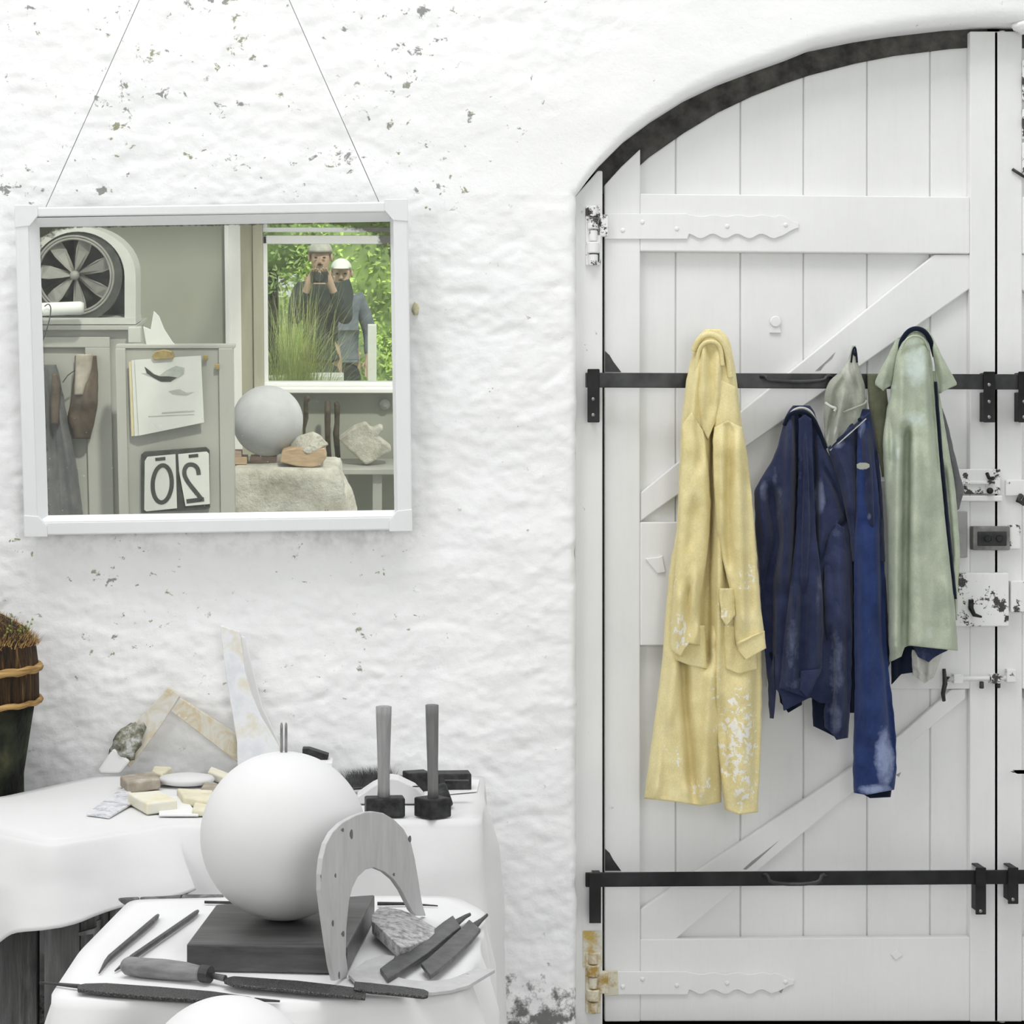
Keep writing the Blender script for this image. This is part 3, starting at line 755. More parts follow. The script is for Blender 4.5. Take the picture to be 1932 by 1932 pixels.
# ---------------------------------------------------------------- sphere on its wooden base
M['plaster'] = simple('smooth_white_plaster', (.69, .69, .69), .55, 0, .02, 4, .04)
t = NT('grey_waxed_wood'); v = t.coord((1.5, 14, 14))
t.color(t.ramp(t.noise(v, 2.2, 7, .65, .8), [(.3, (.045, .045, .045)), (.55, (.085, .085, .085)), (.75, (.13, .13, .13))])); t.bump(t.noise(v, 6, 5), .15, .002); M['basewood'] = t.set(.4, 0, .4)
ZB = ZT+.047
bf = [T(352, 1781, ZB), T(655, 1787, ZB), T(707, 1688, ZB), T(408, 1706, ZB)]
mb = MB(); mb.prism(bf, (0, 0, -.045))
tag(mb.build('wooden_block', M['basewood'], None, bevel=.003), 'dark grey square wooden block under the white sphere', 'block')
SC = Vector((-.144, -1.797, ZB+.1455)); SR = .1455
mb = MB(); mb.sphere(SC, SR, 96, 64)
for i, p in enumerate(mb.v):
    d = (p-SC).normalized(); q = (p-(SC+Vector((-.030, -.055, SR*.93)))); k = math.exp(-((q.x/.013)**2+(q.y/.006)**2)); mb.v[i] = p-d*k*.003
sp = mb.build('plaster_sphere', M['plaster'], None, smooth=True); tag(sp, 'large smooth white plaster sphere on the dark wooden block', 'sphere')
for dx in (-.0035, .0045):
    mb = MB(); top = SC+Vector((dx, -.0, SR-.005)); mb.tube([top, top+Vector((0, 0, .052)), top+Vector((0, 0, .0575))], [.0023, .0023, .0012], 10)
    mb.build('steel_pin', M['steel'], sp, smooth=True)
# second ball peeping in at the bottom edge
c2 = P(432, 2054, -2.52); mb = MB(); mb.sphere(c2, .122, 64, 48); tag(mb.build('plaster_sphere', M['plaster'], None, smooth=True), 'top of a white plaster ball cut off by the bottom edge of the photo', 'sphere')
mb = MB(); mb.lathe((c2.x, c2.y, 0), [(.11, 0), (.11, c2.z-.128), (.06, c2.z-.1215)], 32); tag(mb.build('wooden_stand', M['basewood'], None), 'round wooden stand carrying the lowest plaster ball, below the frame', 'stand')

# ---------------------------------------------------------------- horseshoe template
M['handle0'] = simple('dark_knot', (.14, .14, .14), .8, 0, .3, 60, 0)
t = NT('grey_plywood'); v = t.coord((7, 7, 1.6))
k1 = t.noise(t.coord((1, 1, .8)), 22, 3, .6); c0 = t.ramp(t.noise(v, 5, 6, .6, .4), [(.3, (.43, .43, .43)), (.7, (.52, .52, .52))])
t.color(t.mix(t.ramp(k1, [(.70, 0), (.735, .85)]), c0, (.10, .10, .10))); t.bump(t.noise(v, 9, 5), .12, .002); M['ply'] = t.set(.7, 0, .2)
fa = T(646, 1852, ZT); fb = T(808, 1727, ZT); uu = (fb-fa).normalized(); nn = Vector((uu.y, -uu.x, 0)).normalized()
if nn.y > 0: nn = -nn
OUT = [(633, 1851), (626, 1822), (618, 1770), (611, 1720), (606, 1680), (606, 1650), (609, 1620), (616, 1592), (628, 1570), (645, 1553), (668, 1540), (690, 1532), (706, 1531), (724, 1534), (744, 1546), (762, 1564), (776, 1590), (783, 1620), (789, 1655), (796, 1700), (801, 1718), (804, 1728)]
INN = [(786, 1728), (777, 1718), (768, 1700), (758, 1680), (744, 1660), (726, 1645), (706, 1637), (690, 1641), (675, 1655), (665, 1676), (659, 1700), (654, 1750), (653, 1800), (657, 1832), (655, 1850)]
# swing the lattice of outline points onto the upright plane through both feet
pts = [Q(x, y, fa, nn) for x, y in OUT+INN]
for p in pts: p.z = max(p.z, ZT+.001)
mb = MB(); mb.prism(pts, -nn*.009)
hs = tag(mb.build('horseshoe_template', M['ply'], None, bevel=.0015), 'grey horseshoe-shaped plywood template standing in front of the sphere', 'template')
for kx_, ky_, ra, rb in ((663, 1574, 3, 9), (646, 1566, 3, 3), (773, 1583, 3, 6), (633, 1652, 1.6, 4), (743, 1650, 2, 3), (628, 1742, 2, 6), (647, 1762, 3, 5), (640, 1840, 1.5, 7)):
    mb = MB(); mb.prism([Q(kx_+ra*math.cos(a), ky_+rb*math.sin(a)+ra*.5*math.sin(2*a), fa+nn*.0004, nn) for a in [2*math.pi*i/12 for i in range(12)]], -nn*.001); kn = mb.build('wood_knot', M['handle0'], hs)
# crescent template lying flat
CRE = [(657, 1838), (690, 1812), (722, 1801), (745, 1803), (742, 1812), (741, 1840), (765, 1847), (790, 1850), (820, 1850), (850, 1846), (872, 1838), (893, 1828), (905, 1826), (934, 1829), (922, 1836), (885, 1858), (850, 1868), (815, 1872), (780, 1869), (740, 1862), (700, 1853), (676, 1856)]
mb = MB(); mb.prism([T(x, y, ZT+.010) for x, y in CRE], (0, 0, -.006)); tag(mb.build('crescent_template', M['ply'], None, bevel=.001), 'flat grey crescent-shaped template lying at the front right of the table', 'template')
# speckled stone slab
t = NT('speckled_stone'); v = t.coord()
t.color(t.ramp(t.noise(v, 75, 6, .7), [(.35, (.18, .18, .18)), (.5, (.40, .40, .40)), (.65, (.55, .55, .55))])); t.bump(t.noise(v, 60, 5), .6, .004); M['speckle'] = t.set(.8)
SH_ = [(696, 1727), (716, 1703), (735, 1706), (766, 1712), (800, 1731), (845, 1758), (800, 1768), (761, 1785), (738, 1765), (715, 1743)]
mb = MB(); tp = []
for i, (x, y) in enumerate(SH_): tp.append(T(x, y+6, ZT+.040-.028*sm((x-700)/150)))
tp = smooth_pts(tp, 1); cen = sum(tp, Vector())/len(tp); n = len(tp)
mb.v = [cen+Vector((0, 0, .006))]+tp+[Vector((p.x*.97+cen.x*.03, p.y*.97+cen.y*.03, max(ZT+.003, p.z-.024))) for p in tp]
for i in range(n): j = (i+1) % n; mb.f += [(0, 1+i, 1+j), (1+i, 1+n+i, 1+n+j, 1+j)]
mb.f.append(tuple(range(2*n, n, -1)))
tag(mb.build('stone_shard', M['speckle'], None, bevel=.0015, weld=True), 'flat speckled stone shard lying between the horseshoe template and the chisels', 'stone')

# ---------------------------------------------------------------- tools on the front table
def bar_tool(name, label, cat, pts, zc, wd, th, mat, group=None, par=None, cross=None):
    """flat or round steel bar: pts pixel centre line, wd widths in pixels"""
    L, Rr = ribbon(pts, wd); top = [T(x, y, zc) for x, y in L+Rr[::-1]]
    mb = MB(); mb.prism(top, (0, 0, -th)); return tag(mb.build(name, mat, par, bevel=min(.0015, th*.3)), label, cat, group)
def round_tool(name, label, cat, pts, rad, mat, par=None, n=10, flat=1.0):
    mb = MB(); mb.tube([T(x, y, ZT+r+.003) for (x, y), r in zip(pts, rad)], rad, n, flat=flat); return tag(mb.build(name, mat, par, smooth=n > 8, bevel=0), label, cat)
M['tool'] = simple('grey_tool_steel', (.115, .115, .117), .45, .5, .3, 40, .2)
M['toold'] = simple('dark_tool_steel', (.06, .06, .06), .5, .4, .3, 40, .2)
t = NT('rasp_steel'); v = t.coord(); vo = t.new('ShaderNodeTexVoronoi'); vo.inputs['Scale'].default_value = 420; t.lk(v, vo.inputs[0])
t.color(t.ramp(vo.outputs['Distance'], [(.1, (.16, .16, .16)), (.6, (.05, .05, .05))])); t.bump(vo.outputs['Distance'], .6, .001); M['rasp'] = t.set(.45, .6)
round_tool('point_chisel', 'left-hand of two grey steel point chisels lying on the left of the front table', 'chisel', [(187, 1836), (200, 1815), (208, 1806), (285, 1741), (295, 1731), (298, 1727)], [.0012, .0040, .0052, .0056, .0045, .003], M['tool'], n=8)
round_tool('point_chisel', 'longer grey steel point chisel whose tip passes behind the wooden rasp handle', 'chisel', [(217, 1832), (235, 1818), (250, 1806), (360, 1730), (370, 1722), (373, 1719)], [.0012, .0040, .0052, .0052, .0045, .003], M['tool'], n=8)
rs = thing('rasp', 'long steel rasp with a thick wooden handle lying in front of the wooden block', 'rasp', T(450, 1850, ZT))
t = NT('dark_handle_wood'); v = t.coord((2, 14, 14)); t.color(t.ramp(t.noise(v, 5, 6), [(.3, (.13, .13, .13)), (.7, (.27, .27, .27))])); M['handle'] = t.set(.5)
hp = [(238, 1819), (241, 1820), (270, 1824), (310, 1827), (350, 1831), (374, 1834), (379, 1834.5)]
mb = MB(); rr = [.0125, .0150, .0160, .0165, .0152, .0125, .0115]; mb.tube([T(x, y+2, ZT+.0175) for x, y in hp], rr, 20); mb.build('handle', M['handle'], rs, smooth=True)
mb = MB(); mb.tube([T(x, y+2, ZT+.0175) for x, y in ((379, 1834.5), (384, 1835), (397, 1837))], [.0135, .0142, .0138], 20); mb.build('ferrule', M['toold'], rs)
mb = MB(); mb.tube([T(x, y, ZT+.014) for x, y in ((396, 1840), (425, 1846))], [.0045, .0055], 10); mb.build('tang', M['tool'], rs)
bar_tool('blade', None, None, [(423, 1848), (440, 1849), (560, 1859), (640, 1868), (690, 1874)], ZT+.014, [6, 16, 19, 19, 17], .005, M['rasp'], par=rs)
bar_tool('flat_file', 'dark flat file whose end shows past the front of the horseshoe template', 'file', [(668, 1858), (700, 1862), (760, 1868), (800, 1873), (808, 1874)], ZT+.018, [14, 16, 15, 14, 8], .005, M['rasp'])
ff = thing('hand_file', 'slender dark file with a thin tang along the front edge of the table', 'file', T(300, 1870, ZT))
bar_tool('blade', None, None, [(146, 1862), (160, 1861), (200, 1863), (300, 1871), (400, 1878), (470, 1884), (482, 1886)], ZT+.012, [8, 12, 18, 20, 17, 9, 5], .006, M['rasp'], par=ff)
round_tool('tang', None, None, [(75, 1854), (110, 1857), (150, 1861)], [.0020, .0026, .0036], M['toold'], par=ff)
round_tool('tip', None, None, [(480, 1886), (528, 1889)], [.0032, .0016], M['toold'], par=ff)
def tooth(label, pts, w, tang):
    e = thing('claw_chisel', label, 'chisel', T(pts[0][0], pts[0][1], ZT))
    bar_tool('blade', None, None, pts, ZT+.018, w, .007, M['tool'], par=e)
    bar_tool('tang', None, None, tang, ZT+.017, [12, 5, 3], .005, M['toold'], par=e)
tooth('flat steel chisel resting across the tip of the speckled stone shard', [(724, 1837), (740, 1826), (800, 1785), (845, 1749), (862, 1737)], [25, 27, 28, 27, 26], [(858, 1741), (878, 1727), (888, 1722)])
tooth('right-hand flat steel chisel near the right edge of the front table', [(803, 1829), (818, 1818), (850, 1790), (880, 1762), (896, 1743)], [29, 30, 31, 30, 28], [(894, 1746), (909, 1733), (920, 1723)])
round_tool('steel_rod', 'thin dark rod showing to the left behind the sphere', 'rod', [(386, 1702), (440, 1703)], [.0028, .0028], M['toold'])
round_tool('steel_rod', 'thin dark rod behind the right leg of the horseshoe template', 'rod', [(712, 1705), (760, 1705), (826, 1709)], [.0036, .003, .0012], M['toold'])

# ---------------------------------------------------------------- things on the back table
def TB(px, py, h=0): return T(px, py, ZT+.003+h)
t = NT('cream_limestone'); v = t.coord(space='World'); t.color(t.ramp(t.noise(v, 14, 3), [(.35, (.80, .79, .74)), (.6, (.76, .72, .55)), (.75, (.7, .62, .4))])); t.bump(t.noise(v, 40, 4), .2, .002); M['cream'] = t.set(.7)
t = NT('brown_stained_stone'); v = t.coord(space='World'); t.color(t.ramp(t.noise(v, 18, 4), [(.3, (.26, .22, .17)), (.55, (.42, .37, .30)), (.7, (.6, .57, .5))])); t.bump(t.noise(v, 40, 4), .3, .002); M['brownstone'] = t.set(.7)
t = NT('streaked_marble'); v = t.coord(space='World'); t.color(t.ramp(t.noise(v, 22, 6, .7, .8), [(.33, (.25, .25, .27)), (.45, (.55, .56, .6)), (.6, (.8, .8, .82)), (.74, (.65, .5, .32))])); M['marble'] = t.set(.4)
M['sand'] = simple('sandy_stone', (.70, .66, .50), .8, 0, .12, 20, .2)
def block(name, label, quad, h, mat, cat='block', bev=.005, base=0):
    mb = MB(); mb.prism([TB(x, y, base) for x, y in quad], (0, 0, h)); return tag(mb.build(name, mat, None, bevel=bev, seg=3), label, cat)
# quads are the footprints on the cloth
block('limestone_block', 'white rectangular stone block with a yellowed edge at the front of the stone pile', [(277, 1538), (335, 1531), (300, 1512), (240, 1517)], .028, M['cream'])
block('brown_stone_block', 'brown-stained stone block tilted on the left of the stone pile', [(240, 1498), (303, 1489), (292, 1474), (226, 1484)], .028, M['brownstone'])
block('marble_slab', 'thin streaked marble slab lying flat at the left end of the stone pile', [(163, 1539), (206, 1545), (232, 1529), (262, 1512), (236, 1488), (205, 1508)], .006, M['marble'], 'slab', .002)
block('stone_slab', 'white stone slab under the yellowish block, beside the white rectangular block', [(300, 1541), (375, 1541), (345, 1506), (300, 1508)], .006, M['white'], 'slab', .002)
block('sandstone_block', 'pale yellow stone block half hidden behind the sphere', [(345, 1520), (400, 1530), (402, 1507), (333, 1503)], .022, M['sand'])
block('small_stone_block', 'small yellowish block low beside the left side of the sphere', [(362, 1540), (392, 1541), (392, 1524), (366, 1524)], .014, M['sand'])
mb = MB(); dc = TB(352, 1480); mb.lathe(dc+Vector((0, 0, 0)), [(.045, .0), (.07, .006), (.075, .014), (.068, .021), (.04, .026), (.0001, .028)], 36, M=Matrix.Scale(.85, 3, Vector((0, 1, 0)))); tag(mb.build('stone_disc', M['plaster'], None, smooth=True), 'rounded white stone disc on the back of the stone pile', 'stone')
block('cream_stone_bar', 'pale stone bar slanting behind the rounded disc towards the sphere', [(392, 1470), (430, 1485), (438, 1476), (398, 1460)], .022, M['cream'])
block('reddish_stone_bar', 'short brownish stone bar between the disc and the sphere', [(378, 1497), (420, 1507), (425, 1492), (386, 1484)], .014, M['brownstone'])
block('wedge_block', 'small cream wedge standing behind the brown stone block', [(285, 1472), (306, 1476), (325, 1462), (290, 1460)], .022, M['sand'], 'wedge')
# jointed wooden angle leaning on the wall
t = NT('paint_worn_wood'); v = t.coord(space='World')
t.color(t.ramp(t.noise(t.coord((8, 8, 8), 'World', ), 2.2, 4, .6, 1.2), [(.35, (.70, .69, .66)), (.5, (.64, .60, .50)), (.6, (.60, .50, .33)), (.7, (.72, .72, .72))])); t.bump(t.noise(v, 40, 4), .2, .002); M['wornwood'] = t.set(.7)
t = NT('mossy_crust'); v = t.coord(space='World'); t.color(t.ramp(t.noise(v, 40, 6, .7), [(.35, (.10, .10, .075)), (.5, (.28, .28, .22)), (.62, (.62, .63, .62))])); t.bump(t.noise(v, 60, 5), .7, .006); M['moss'] = t.set(.9)
an = thing('wooden_angle', 'paint-worn wooden angle of two jointed boards leaning against the wall', 'frame', P(330, 1455, -.08))
def wl(nm, pts, y, th, mat, par, bev=.002): 
    b = MB(); b.prism([Vector((q.x, q.y, max(q.z, ZT+.005))) for q in (P(x, z, y) for x, z in pts)], (0, th, 0)); return b.build(nm, mat, par, bevel=bev)
wl('board', [(316, 1297), (340, 1312), (302, 1372), (258, 1432), (244, 1448), (216, 1412), (252, 1368), (288, 1330)], -.060, .022, M['wornwood'], an)
wl('board', [(338, 1316), (446, 1384), (450, 1440), (322, 1342), (316, 1334)], -.055, .020, M['wornwood'], an)
b = MB(); b.rock(P(240, 1402, -.066), (.034, .013, .060), 11, .45, 2.6, M=Matrix.Rotation(math.radians(38), 3, 'Y')); b.build('mossy_patch', M['moss'], an, smooth=True)
wl('paper_wrap', [(214, 1410), (246, 1436), (226, 1462), (200, 1478), (186, 1468), (186, 1452)], -.075, .026, M['white'], an, .006)
# tall curved white blade
bl = [(415, 1180), (452, 1192), (458, 1230), (463, 1270), (475, 1312), (492, 1352), (512, 1385), (528, 1412), (530, 1450), (448, 1456), (447, 1400), (438, 1345), (430, 1300), (423, 1250), (418, 1210)]
t = NT('bluish_white_plaster'); v = t.coord(space='World'); t.color(t.ramp(t.noise(v, 12, 5, .6), [(.35, (.70, .72, .76)), (.5, (.80, .81, .83)), (.62, (.72, .68, .58)), (.72, (.8, .8, .8))])); t.bump(t.noise(v, 30, 4), .2, .003); M['bluewhite'] = t.set(.6)
cb = wl('curved_blade', bl, -.095, .016, M['bluewhite'], None); tag(cb, 'tall curved blue-white blade of plaster leaning against the wall behind the sphere', 'sculpture')
tag(wl('wooden_lath', [(455, 1200), (462, 1202), (495, 1335), (540, 1430), (530, 1440), (500, 1385), (470, 1310), (460, 1260)], -.045, .012, M['white'], None), 'narrow white slat standing behind the curved blade', 'slat')
# dark metal blocks, hammers and brush
M['blackiron'] = simple('blackened_iron', (.035, .035, .036), .55, .4, .6, 45, .4)
def lump(name, label, px, py, size, rot, par=None, cat='block', mat='blackiron', h=0):
    mb = MB(); mb.box(TB(px, py, h)+Vector((0, 0, size[2]/2)), size, Matrix.Rotation(math.radians(rot), 3, 'Z')); return tag(mb.build(name, M[mat], par, bevel=.003), label, cat)
lump('iron_block', 'dark heavy iron block at the right end of the back table', 856, 1488, (.085, .06, .043), 4, cat='block')
mb = MB(); mb.box(TB(862, 1478, .047)+Vector((0, 0, .004)), (.06, .02, .008)); tag(mb.build('iron_strip', M['blackiron'], None, bevel=.001), 'narrow iron strip lying on top of the iron block at the right end', 'strip')
block('white_plinth', 'low white slab under the heavy iron block at the table end', [(800, 1503), (900, 1494), (905, 1472), (800, 1474)], .002, M['white'], 'slab', .0008)
ibk = lump('iron_block', 'dark iron block with a hole behind the right-hand hammer', 786, 1492, (.06, .05, .050), 20)
mb = MB(); mb.lathe(TB(785, 1484, .0505), [(.010, 0), (.007, .0008), (.0001, .0004)], 16); mb.build('hole', M['dark'], ibk)
mb = MB(); mb.lathe(TB(835, 1502, .026), [(.027, -.018), (.03, -.012), (.03, .012), (.027, .018)], 28, M=Matrix.Rotation(math.radians(70), 3, 'Y') @ Matrix.Rotation(math.radians(0), 3, 'X'))
tag(mb.build('round_hammer_head', M['blackiron'], None, bevel=.002), 'round dark iron hammer head behind the right-hand hammer', 'hammer head')
mb = MB(); mb.rock(TB(597, 1470)+Vector((0, .25, .045)), (.035, .03, .02), 5, .1, cut=6); 
mb2 = MB(); mb2.box(P(600, 1424, -.12), (.055, .045, .022), Matrix.Rotation(math.radians(18), 3, 'Y')); mb2.box(P(578, 1428, -.12), (.02, .04, .05))
tag(mb2.build('dark_clamp', M['blackiron'], None, bevel=.002), 'small dark iron clamp just showing above the right shoulder of the sphere', 'clamp')
mb = MB(); mb.box(Vector((P(596, 1472, -.14).x, -.14, ZT+.030)), (.09, .08, .048)); tag(mb.build('plaster_block', M['white'], None, bevel=.003), 'white block behind the sphere carrying the small iron clamp', 'block')
def hammer(label, px, py, size, rot, hpx, hz0, hz1, r0, r1, handle_d):
    e = thing('club_hammer', label, 'hammer', TB(px, py))
    c = TB(px, py)+Vector((0, .022, size[2]/2)); mb = MB(); mb.box(c, size, Matrix.Rotation(math.radians(rot), 3, 'Z')); mb.build('head', M['blackiron'], e, bevel=.004)
    a = Vector((P(hpx[0], 1500, c.y).x, c.y, c.z+size[2]/2-.004)); zt = P(hpx[1], hz0, c.y); mb = MB()
    mb.tube([a, a.lerp(zt, .12), a.lerp(zt, .35), a.lerp(zt, .6), a.lerp(zt, .9), zt, zt+Vector((0, 0, .001))], [r0*.98, r0*.92, r0*.95, r0*1.05, r1, r1*1.02, r1*.8], 18)
    mb.build('handle', M[handle_d], e, smooth=True)
M['hgrey'] = simple('grey_ash_handle', (.30, .30, .30), .6, 0, .15, 10, .1, (12, 12, 1)); M['hdark'] = simple('dark_ash_handle', (.17, .17, .17), .6, 0, .15, 10, .1, (12, 12, 1))
hammer('left-hand club hammer standing on its head with a light grey handle', 726, 1543, (.093, .044, .046), 6, (724, 724), 1333, 0, .0155, .0185, 'hgrey')
hammer('right-hand club hammer standing on its head with a darker handle', 817, 1544, (.066, .062, .046), 38, (817, 815), 1330, 0, .0135, .0155, 'hdark')
mb = MB(); mb.prism([TB(737, 1520, 0), TB(800, 1527, 0), TB(806, 1500, 0), TB(745, 1492, 0)], (0, 0, .030))
mb.v[4].z += 0
wd = [TB(700, 1500, 0), TB(742, 1498, 0)]
ws = MB(); sec = [P(x, z, -.50) for x, z in ((674, 1501), (705, 1480), (738, 1466), (752, 1468), (785, 1484), (802, 1502), (802, 1530), (674, 1530))]
zmin = ZT+.004; sec = [Vector((p.x, p.y, max(p.z-.004, zmin))) for p in sec]; ws.prism(sec, (0, .075, 0)); tag(ws.build('whetstone', M['plaster'], None, bevel=.003), 'pale ridge-backed stone lying behind the two standing hammers', 'stone')
# brush
br = thing('wire_brush', 'dark bristled brush lying behind the left-hand hammer', 'brush', TB(705, 1480))
mb = MB(); a = TB(655, 1486, .01); b_ = TB(775, 1474, .01); mb.prism([TB(655, 1490), TB(778, 1478), TB(778, 1472), TB(655, 1480)], (0, 0, .016)); mb.build('brush_back', M['hdark'], br, bevel=.002)
rnd = random.Random(4); mb = MB()
for i in range(1500):
    f = rnd.random(); p = TB(lerp(657, 742, f), lerp(1486, 1478, f), .016)+Vector((0, rnd.uniform(-.012, .02), 0))
    q = p+Vector((rnd.gauss(-.014, .014), rnd.gauss(0, .010), rnd.uniform(.024, .050))); s = .0006
    mb.add([p+Vector((s, 0, 0)), p-Vector((s, 0, 0)), p+Vector((0, s*1.5, 0)), q], [(0, 1, 3), (1, 2, 3), (2, 0, 3)])
mb.build('bristles', M['tool'], br)['kind'] = 'stuff'

# ---------------------------------------------------------------- planter at the left edge
t = NT('basket_brown'); v = t.coord((26, 26, 2)); t.color(t.ramp(t.noise(v, 3, 5, .7), [(.38, (.012, .008, .005)), (.58, (.06, .033, .013)), (.74, (.30, .18, .07))])); t.bump(t.noise(v, 4, 5), 1, .01); M['basket'] = t.set(.9)
t = NT('rope_band'); v = t.coord((1, 1, 12)); t.color(t.ramp(t.noise(v, 12, 4), [(.35, (.22, .12, .04)), (.65, (.52, .34, .13))])); t.bump(t.noise(v, 30, 3), .6, .003); M['rope'] = t.set(.8)
t = NT('mossy_bark'); v = t.coord(); t.color(t.ramp(t.noise(v, 9, 6), [(.35, (.006, .007, .006)), (.55, (.03, .035, .02)), (.72, (.10, .09, .05))])); t.bump(t.noise(v, 14, 5), 1, .02); M['bark'] = t.set(.95)
cyl = Vector((-1.05, -.225, 0)); Rb = P(75, 1300, -.225).x-cyl.x
ZB0 = P(0, 1344, -.225-Rb*.7).z
bk = thing('basket_planter', 'brown woven basket planter with dry grass at the left edge, on a dark mossy stump', 'planter', cyl+Vector((0, 0, ZB0)))
mb = MB(); mb.lathe(cyl+Vector((0, 0, ZB0)), [(Rb*.93, 0), (Rb*.97, .01), (Rb*.97, .10), (Rb*.93, .16), (Rb*.8, .20), (Rb*.5, .235), (.001, .25)], 64)
for i, p in enumerate(mb.v):
    d = Vector((p.x-cyl.x, p.y-cyl.y, 0)); a = math.atan2(d.y, d.x); mb.v[i] = p+d*.03*noise.noise(Vector((a*14, p.z*9, 0)))
mb.build('basket', M['basket'], bk, smooth=True)
for zz, r in ((ZB0+.012, 1.0), (ZB0+.098, .985)):
    mb = MB(); N = 64
    mb.tube([cyl+Vector((Rb*r*math.cos(2*math.pi*i/N), Rb*r*math.sin(2*math.pi*i/N), zz+.002*math.sin(i*1.7))) for i in range(N+1)], .0105 if r < 1 else .0075, 8, False); mb.build('rope_band', M['rope'], bk, smooth=True)
rnd = random.Random(9); mb = MB()
for i in range(2600):
    a = rnd.uniform(0, 2*math.pi); rr = Rb*math.sqrt(rnd.random())*.97; f = rr/Rb; zb = ZB0+.25-.09*f**2.2
    p = cyl+Vector((rr*math.cos(a), rr*math.sin(a), zb-.01)); L = rnd.uniform(.006, .030); q = p+Vector((math.cos(a)*f*.5+rnd.gauss(0, .4), math.sin(a)*f*.5+rnd.gauss(0, .4), 1)).normalized()*L; s = .0013
    mb.add([p+Vector((s, 0, 0)), p-Vector((s, 0, 0)), p+Vector((0, s*1.5, 0)), q], [(0, 1, 3), (1, 2, 3), (2, 0, 3)])
mb.build('dry_grass', M['rope'], bk)['kind'] = 'stuff'
mb = MB(); M['sprig'] = simple('green_sprig', (.25, .30, .08), .8, 0, .3, 30)
for i in range(16):
    a = rnd.uniform(-1.9, .3); p = cyl+Vector((Rb*.8*math.cos(a), Rb*.8*math.sin(a), ZB0+.17)); L = rnd.uniform(.03, .07); q = p+Vector((rnd.uniform(.0, .35), 0, 1)).normalized()*L
    mb.tube([p, p.lerp(q, .5)+Vector((.003, 0, 0)), q], [.0006, .0005, .0003], 4); 
    for k in range(3): c = p.lerp(q, .5+.2*k); mb.sphere(c+Vector((rnd.gauss(0, .003), 0, 0)), (.003, .002, .003), 6, 4)
mb.build('green_sprigs', M['sprig'], bk)['kind'] = 'stuff'
mb = MB(); mb.lathe(cyl, [(Rb*.85, 0), (Rb*.75, .2), (Rb*.72, .5), (Rb*.76, .8), (Rb*.90, ZB0-.05), (Rb*.92, ZB0-.001)], 48)
for i, p in enumerate(mb.v):
    d = Vector((p.x-cyl.x, p.y-cyl.y, 0)); a = math.atan2(d.y, d.x); mb.v[i] = p+d*.10*noise.fractal(Vector((math.cos(a)*2, math.sin(a)*2, p.z*5)), 1, 2, 3)
tag(mb.build('tree_stump', M['bark'], None, smooth=True), 'dark mossy stump under the basket planter at the left edge', 'stump')
# broken white boards at the lower right edge
wt = thing('white_trestle', 'white painted trestle boards just entering at the lower right edge', 'trestle', P(1960, 1930, -.02))
def wslab(pts, y=-.03, th=.02):
    b = MB(); b.prism([Vector((q.x, q.y, max(q.z, ZT+.005))) for q in (P(x, z, y) for x, z in pts)], (0, th, 0)); b.build('board', M['white'], wt, bevel=.002)
wslab([(1913, 1714), (1990, 1714), (1990, 1810), (1932, 1745)]); wslab([(1911, 1772), (1935, 1790), (1990, 1860), (1990, 1905), (1931, 1818), (1915, 1800)], -.05)
wslab([(1928, 1862), (1990, 1862), (1990, 1988), (1918, 1988)], -.07)
# ---------------------------------------------------------------- hanging work clothes
def fabric(name, dark, light, paint=None, worn=None, weave=420, rough=.9):
    t = NT(name); v = t.coord(space='World')
    c = t.ramp(t.noise(v, 9, 6, .65), [(.32, dark), (.68, light)])
    c = t.mix(t.ramp(t.noise(v, 260, 2), [(.3, .22), (.7, 0)]), c, [x*.55 for x in dark])
    if worn:
        a = t.new('ShaderNodeAttribute', attribute_name='worn')
        k = t.math('MULTIPLY', t.math('SUBTRACT', t.math('ADD', a.outputs['Fac'], t.noise(v, 24, 6, .7)), .76), 2.4, True)
        c = t.mix(t.math('MULTIPLY', k, .85), c, worn)
    if paint:
        a = t.new('ShaderNodeAttribute', attribute_name='paint')
        n1 = t.noise(v, 58, 4, .6, .5)
        k = t.math('MULTIPLY', t.math('SUBTRACT', t.math('ADD', t.math('MULTIPLY', a.outputs['Fac'], .24), n1), .72), 16, True)
        c = t.mix(t.math('MULTIPLY', k, .92), c, paint)
    t.color(c)
    b = t.bump(t.noise(t.coord((1, 1, .35), 'World'), 38, 5, .6), .30, .006)
    t.bump(t.noise(v, weave, 2), .16, .0008, b)
    m = t.set(rough, 0, .08); t.p.inputs['Sheen Weight'].default_value = .12; t.p.inputs['Sheen Roughness'].default_value = .5; return m
M['coat'] = fabric('yellow_cotton', (.70, .60, .29), (.86, .76, .43), paint=(.84, .83, .80))
M['coatdark'] = fabric('yellow_cotton_lining', (.30, .25, .11), (.40, .33, .16))
M['navy'] = fabric('navy_cotton', (.016, .022, .058), (.042, .052, .110), worn=(.16, .18, .28))
M['blue'] = fabric('blue_denim', (.014, .026, .095), (.034, .060, .180), worn=(.30, .36, .55))
M['sage'] = fabric('sage_green_cotton', (.36, .41, .32), (.54, .59, .46), worn=(.58, .66, .62))
M['pale'] = fabric('pale_grey_green_cotton', (.30, .32, .27), (.44, .45, .38), worn=(.6, .6, .55))
M['grey'] = fabric('dark_grey_cotton', (.085, .09, .095), (.17, .17, .175))
M['khaki'] = fabric('khaki_cotton', (.13, .14, .09), (.22, .22, .15))
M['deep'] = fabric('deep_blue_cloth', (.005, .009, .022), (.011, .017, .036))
M['rumple'] = fabric('rumpled_white_cloth', (.48, .48, .45), (.68, .68, .64))
def PP(px, py, off): return P(px, py, -off)
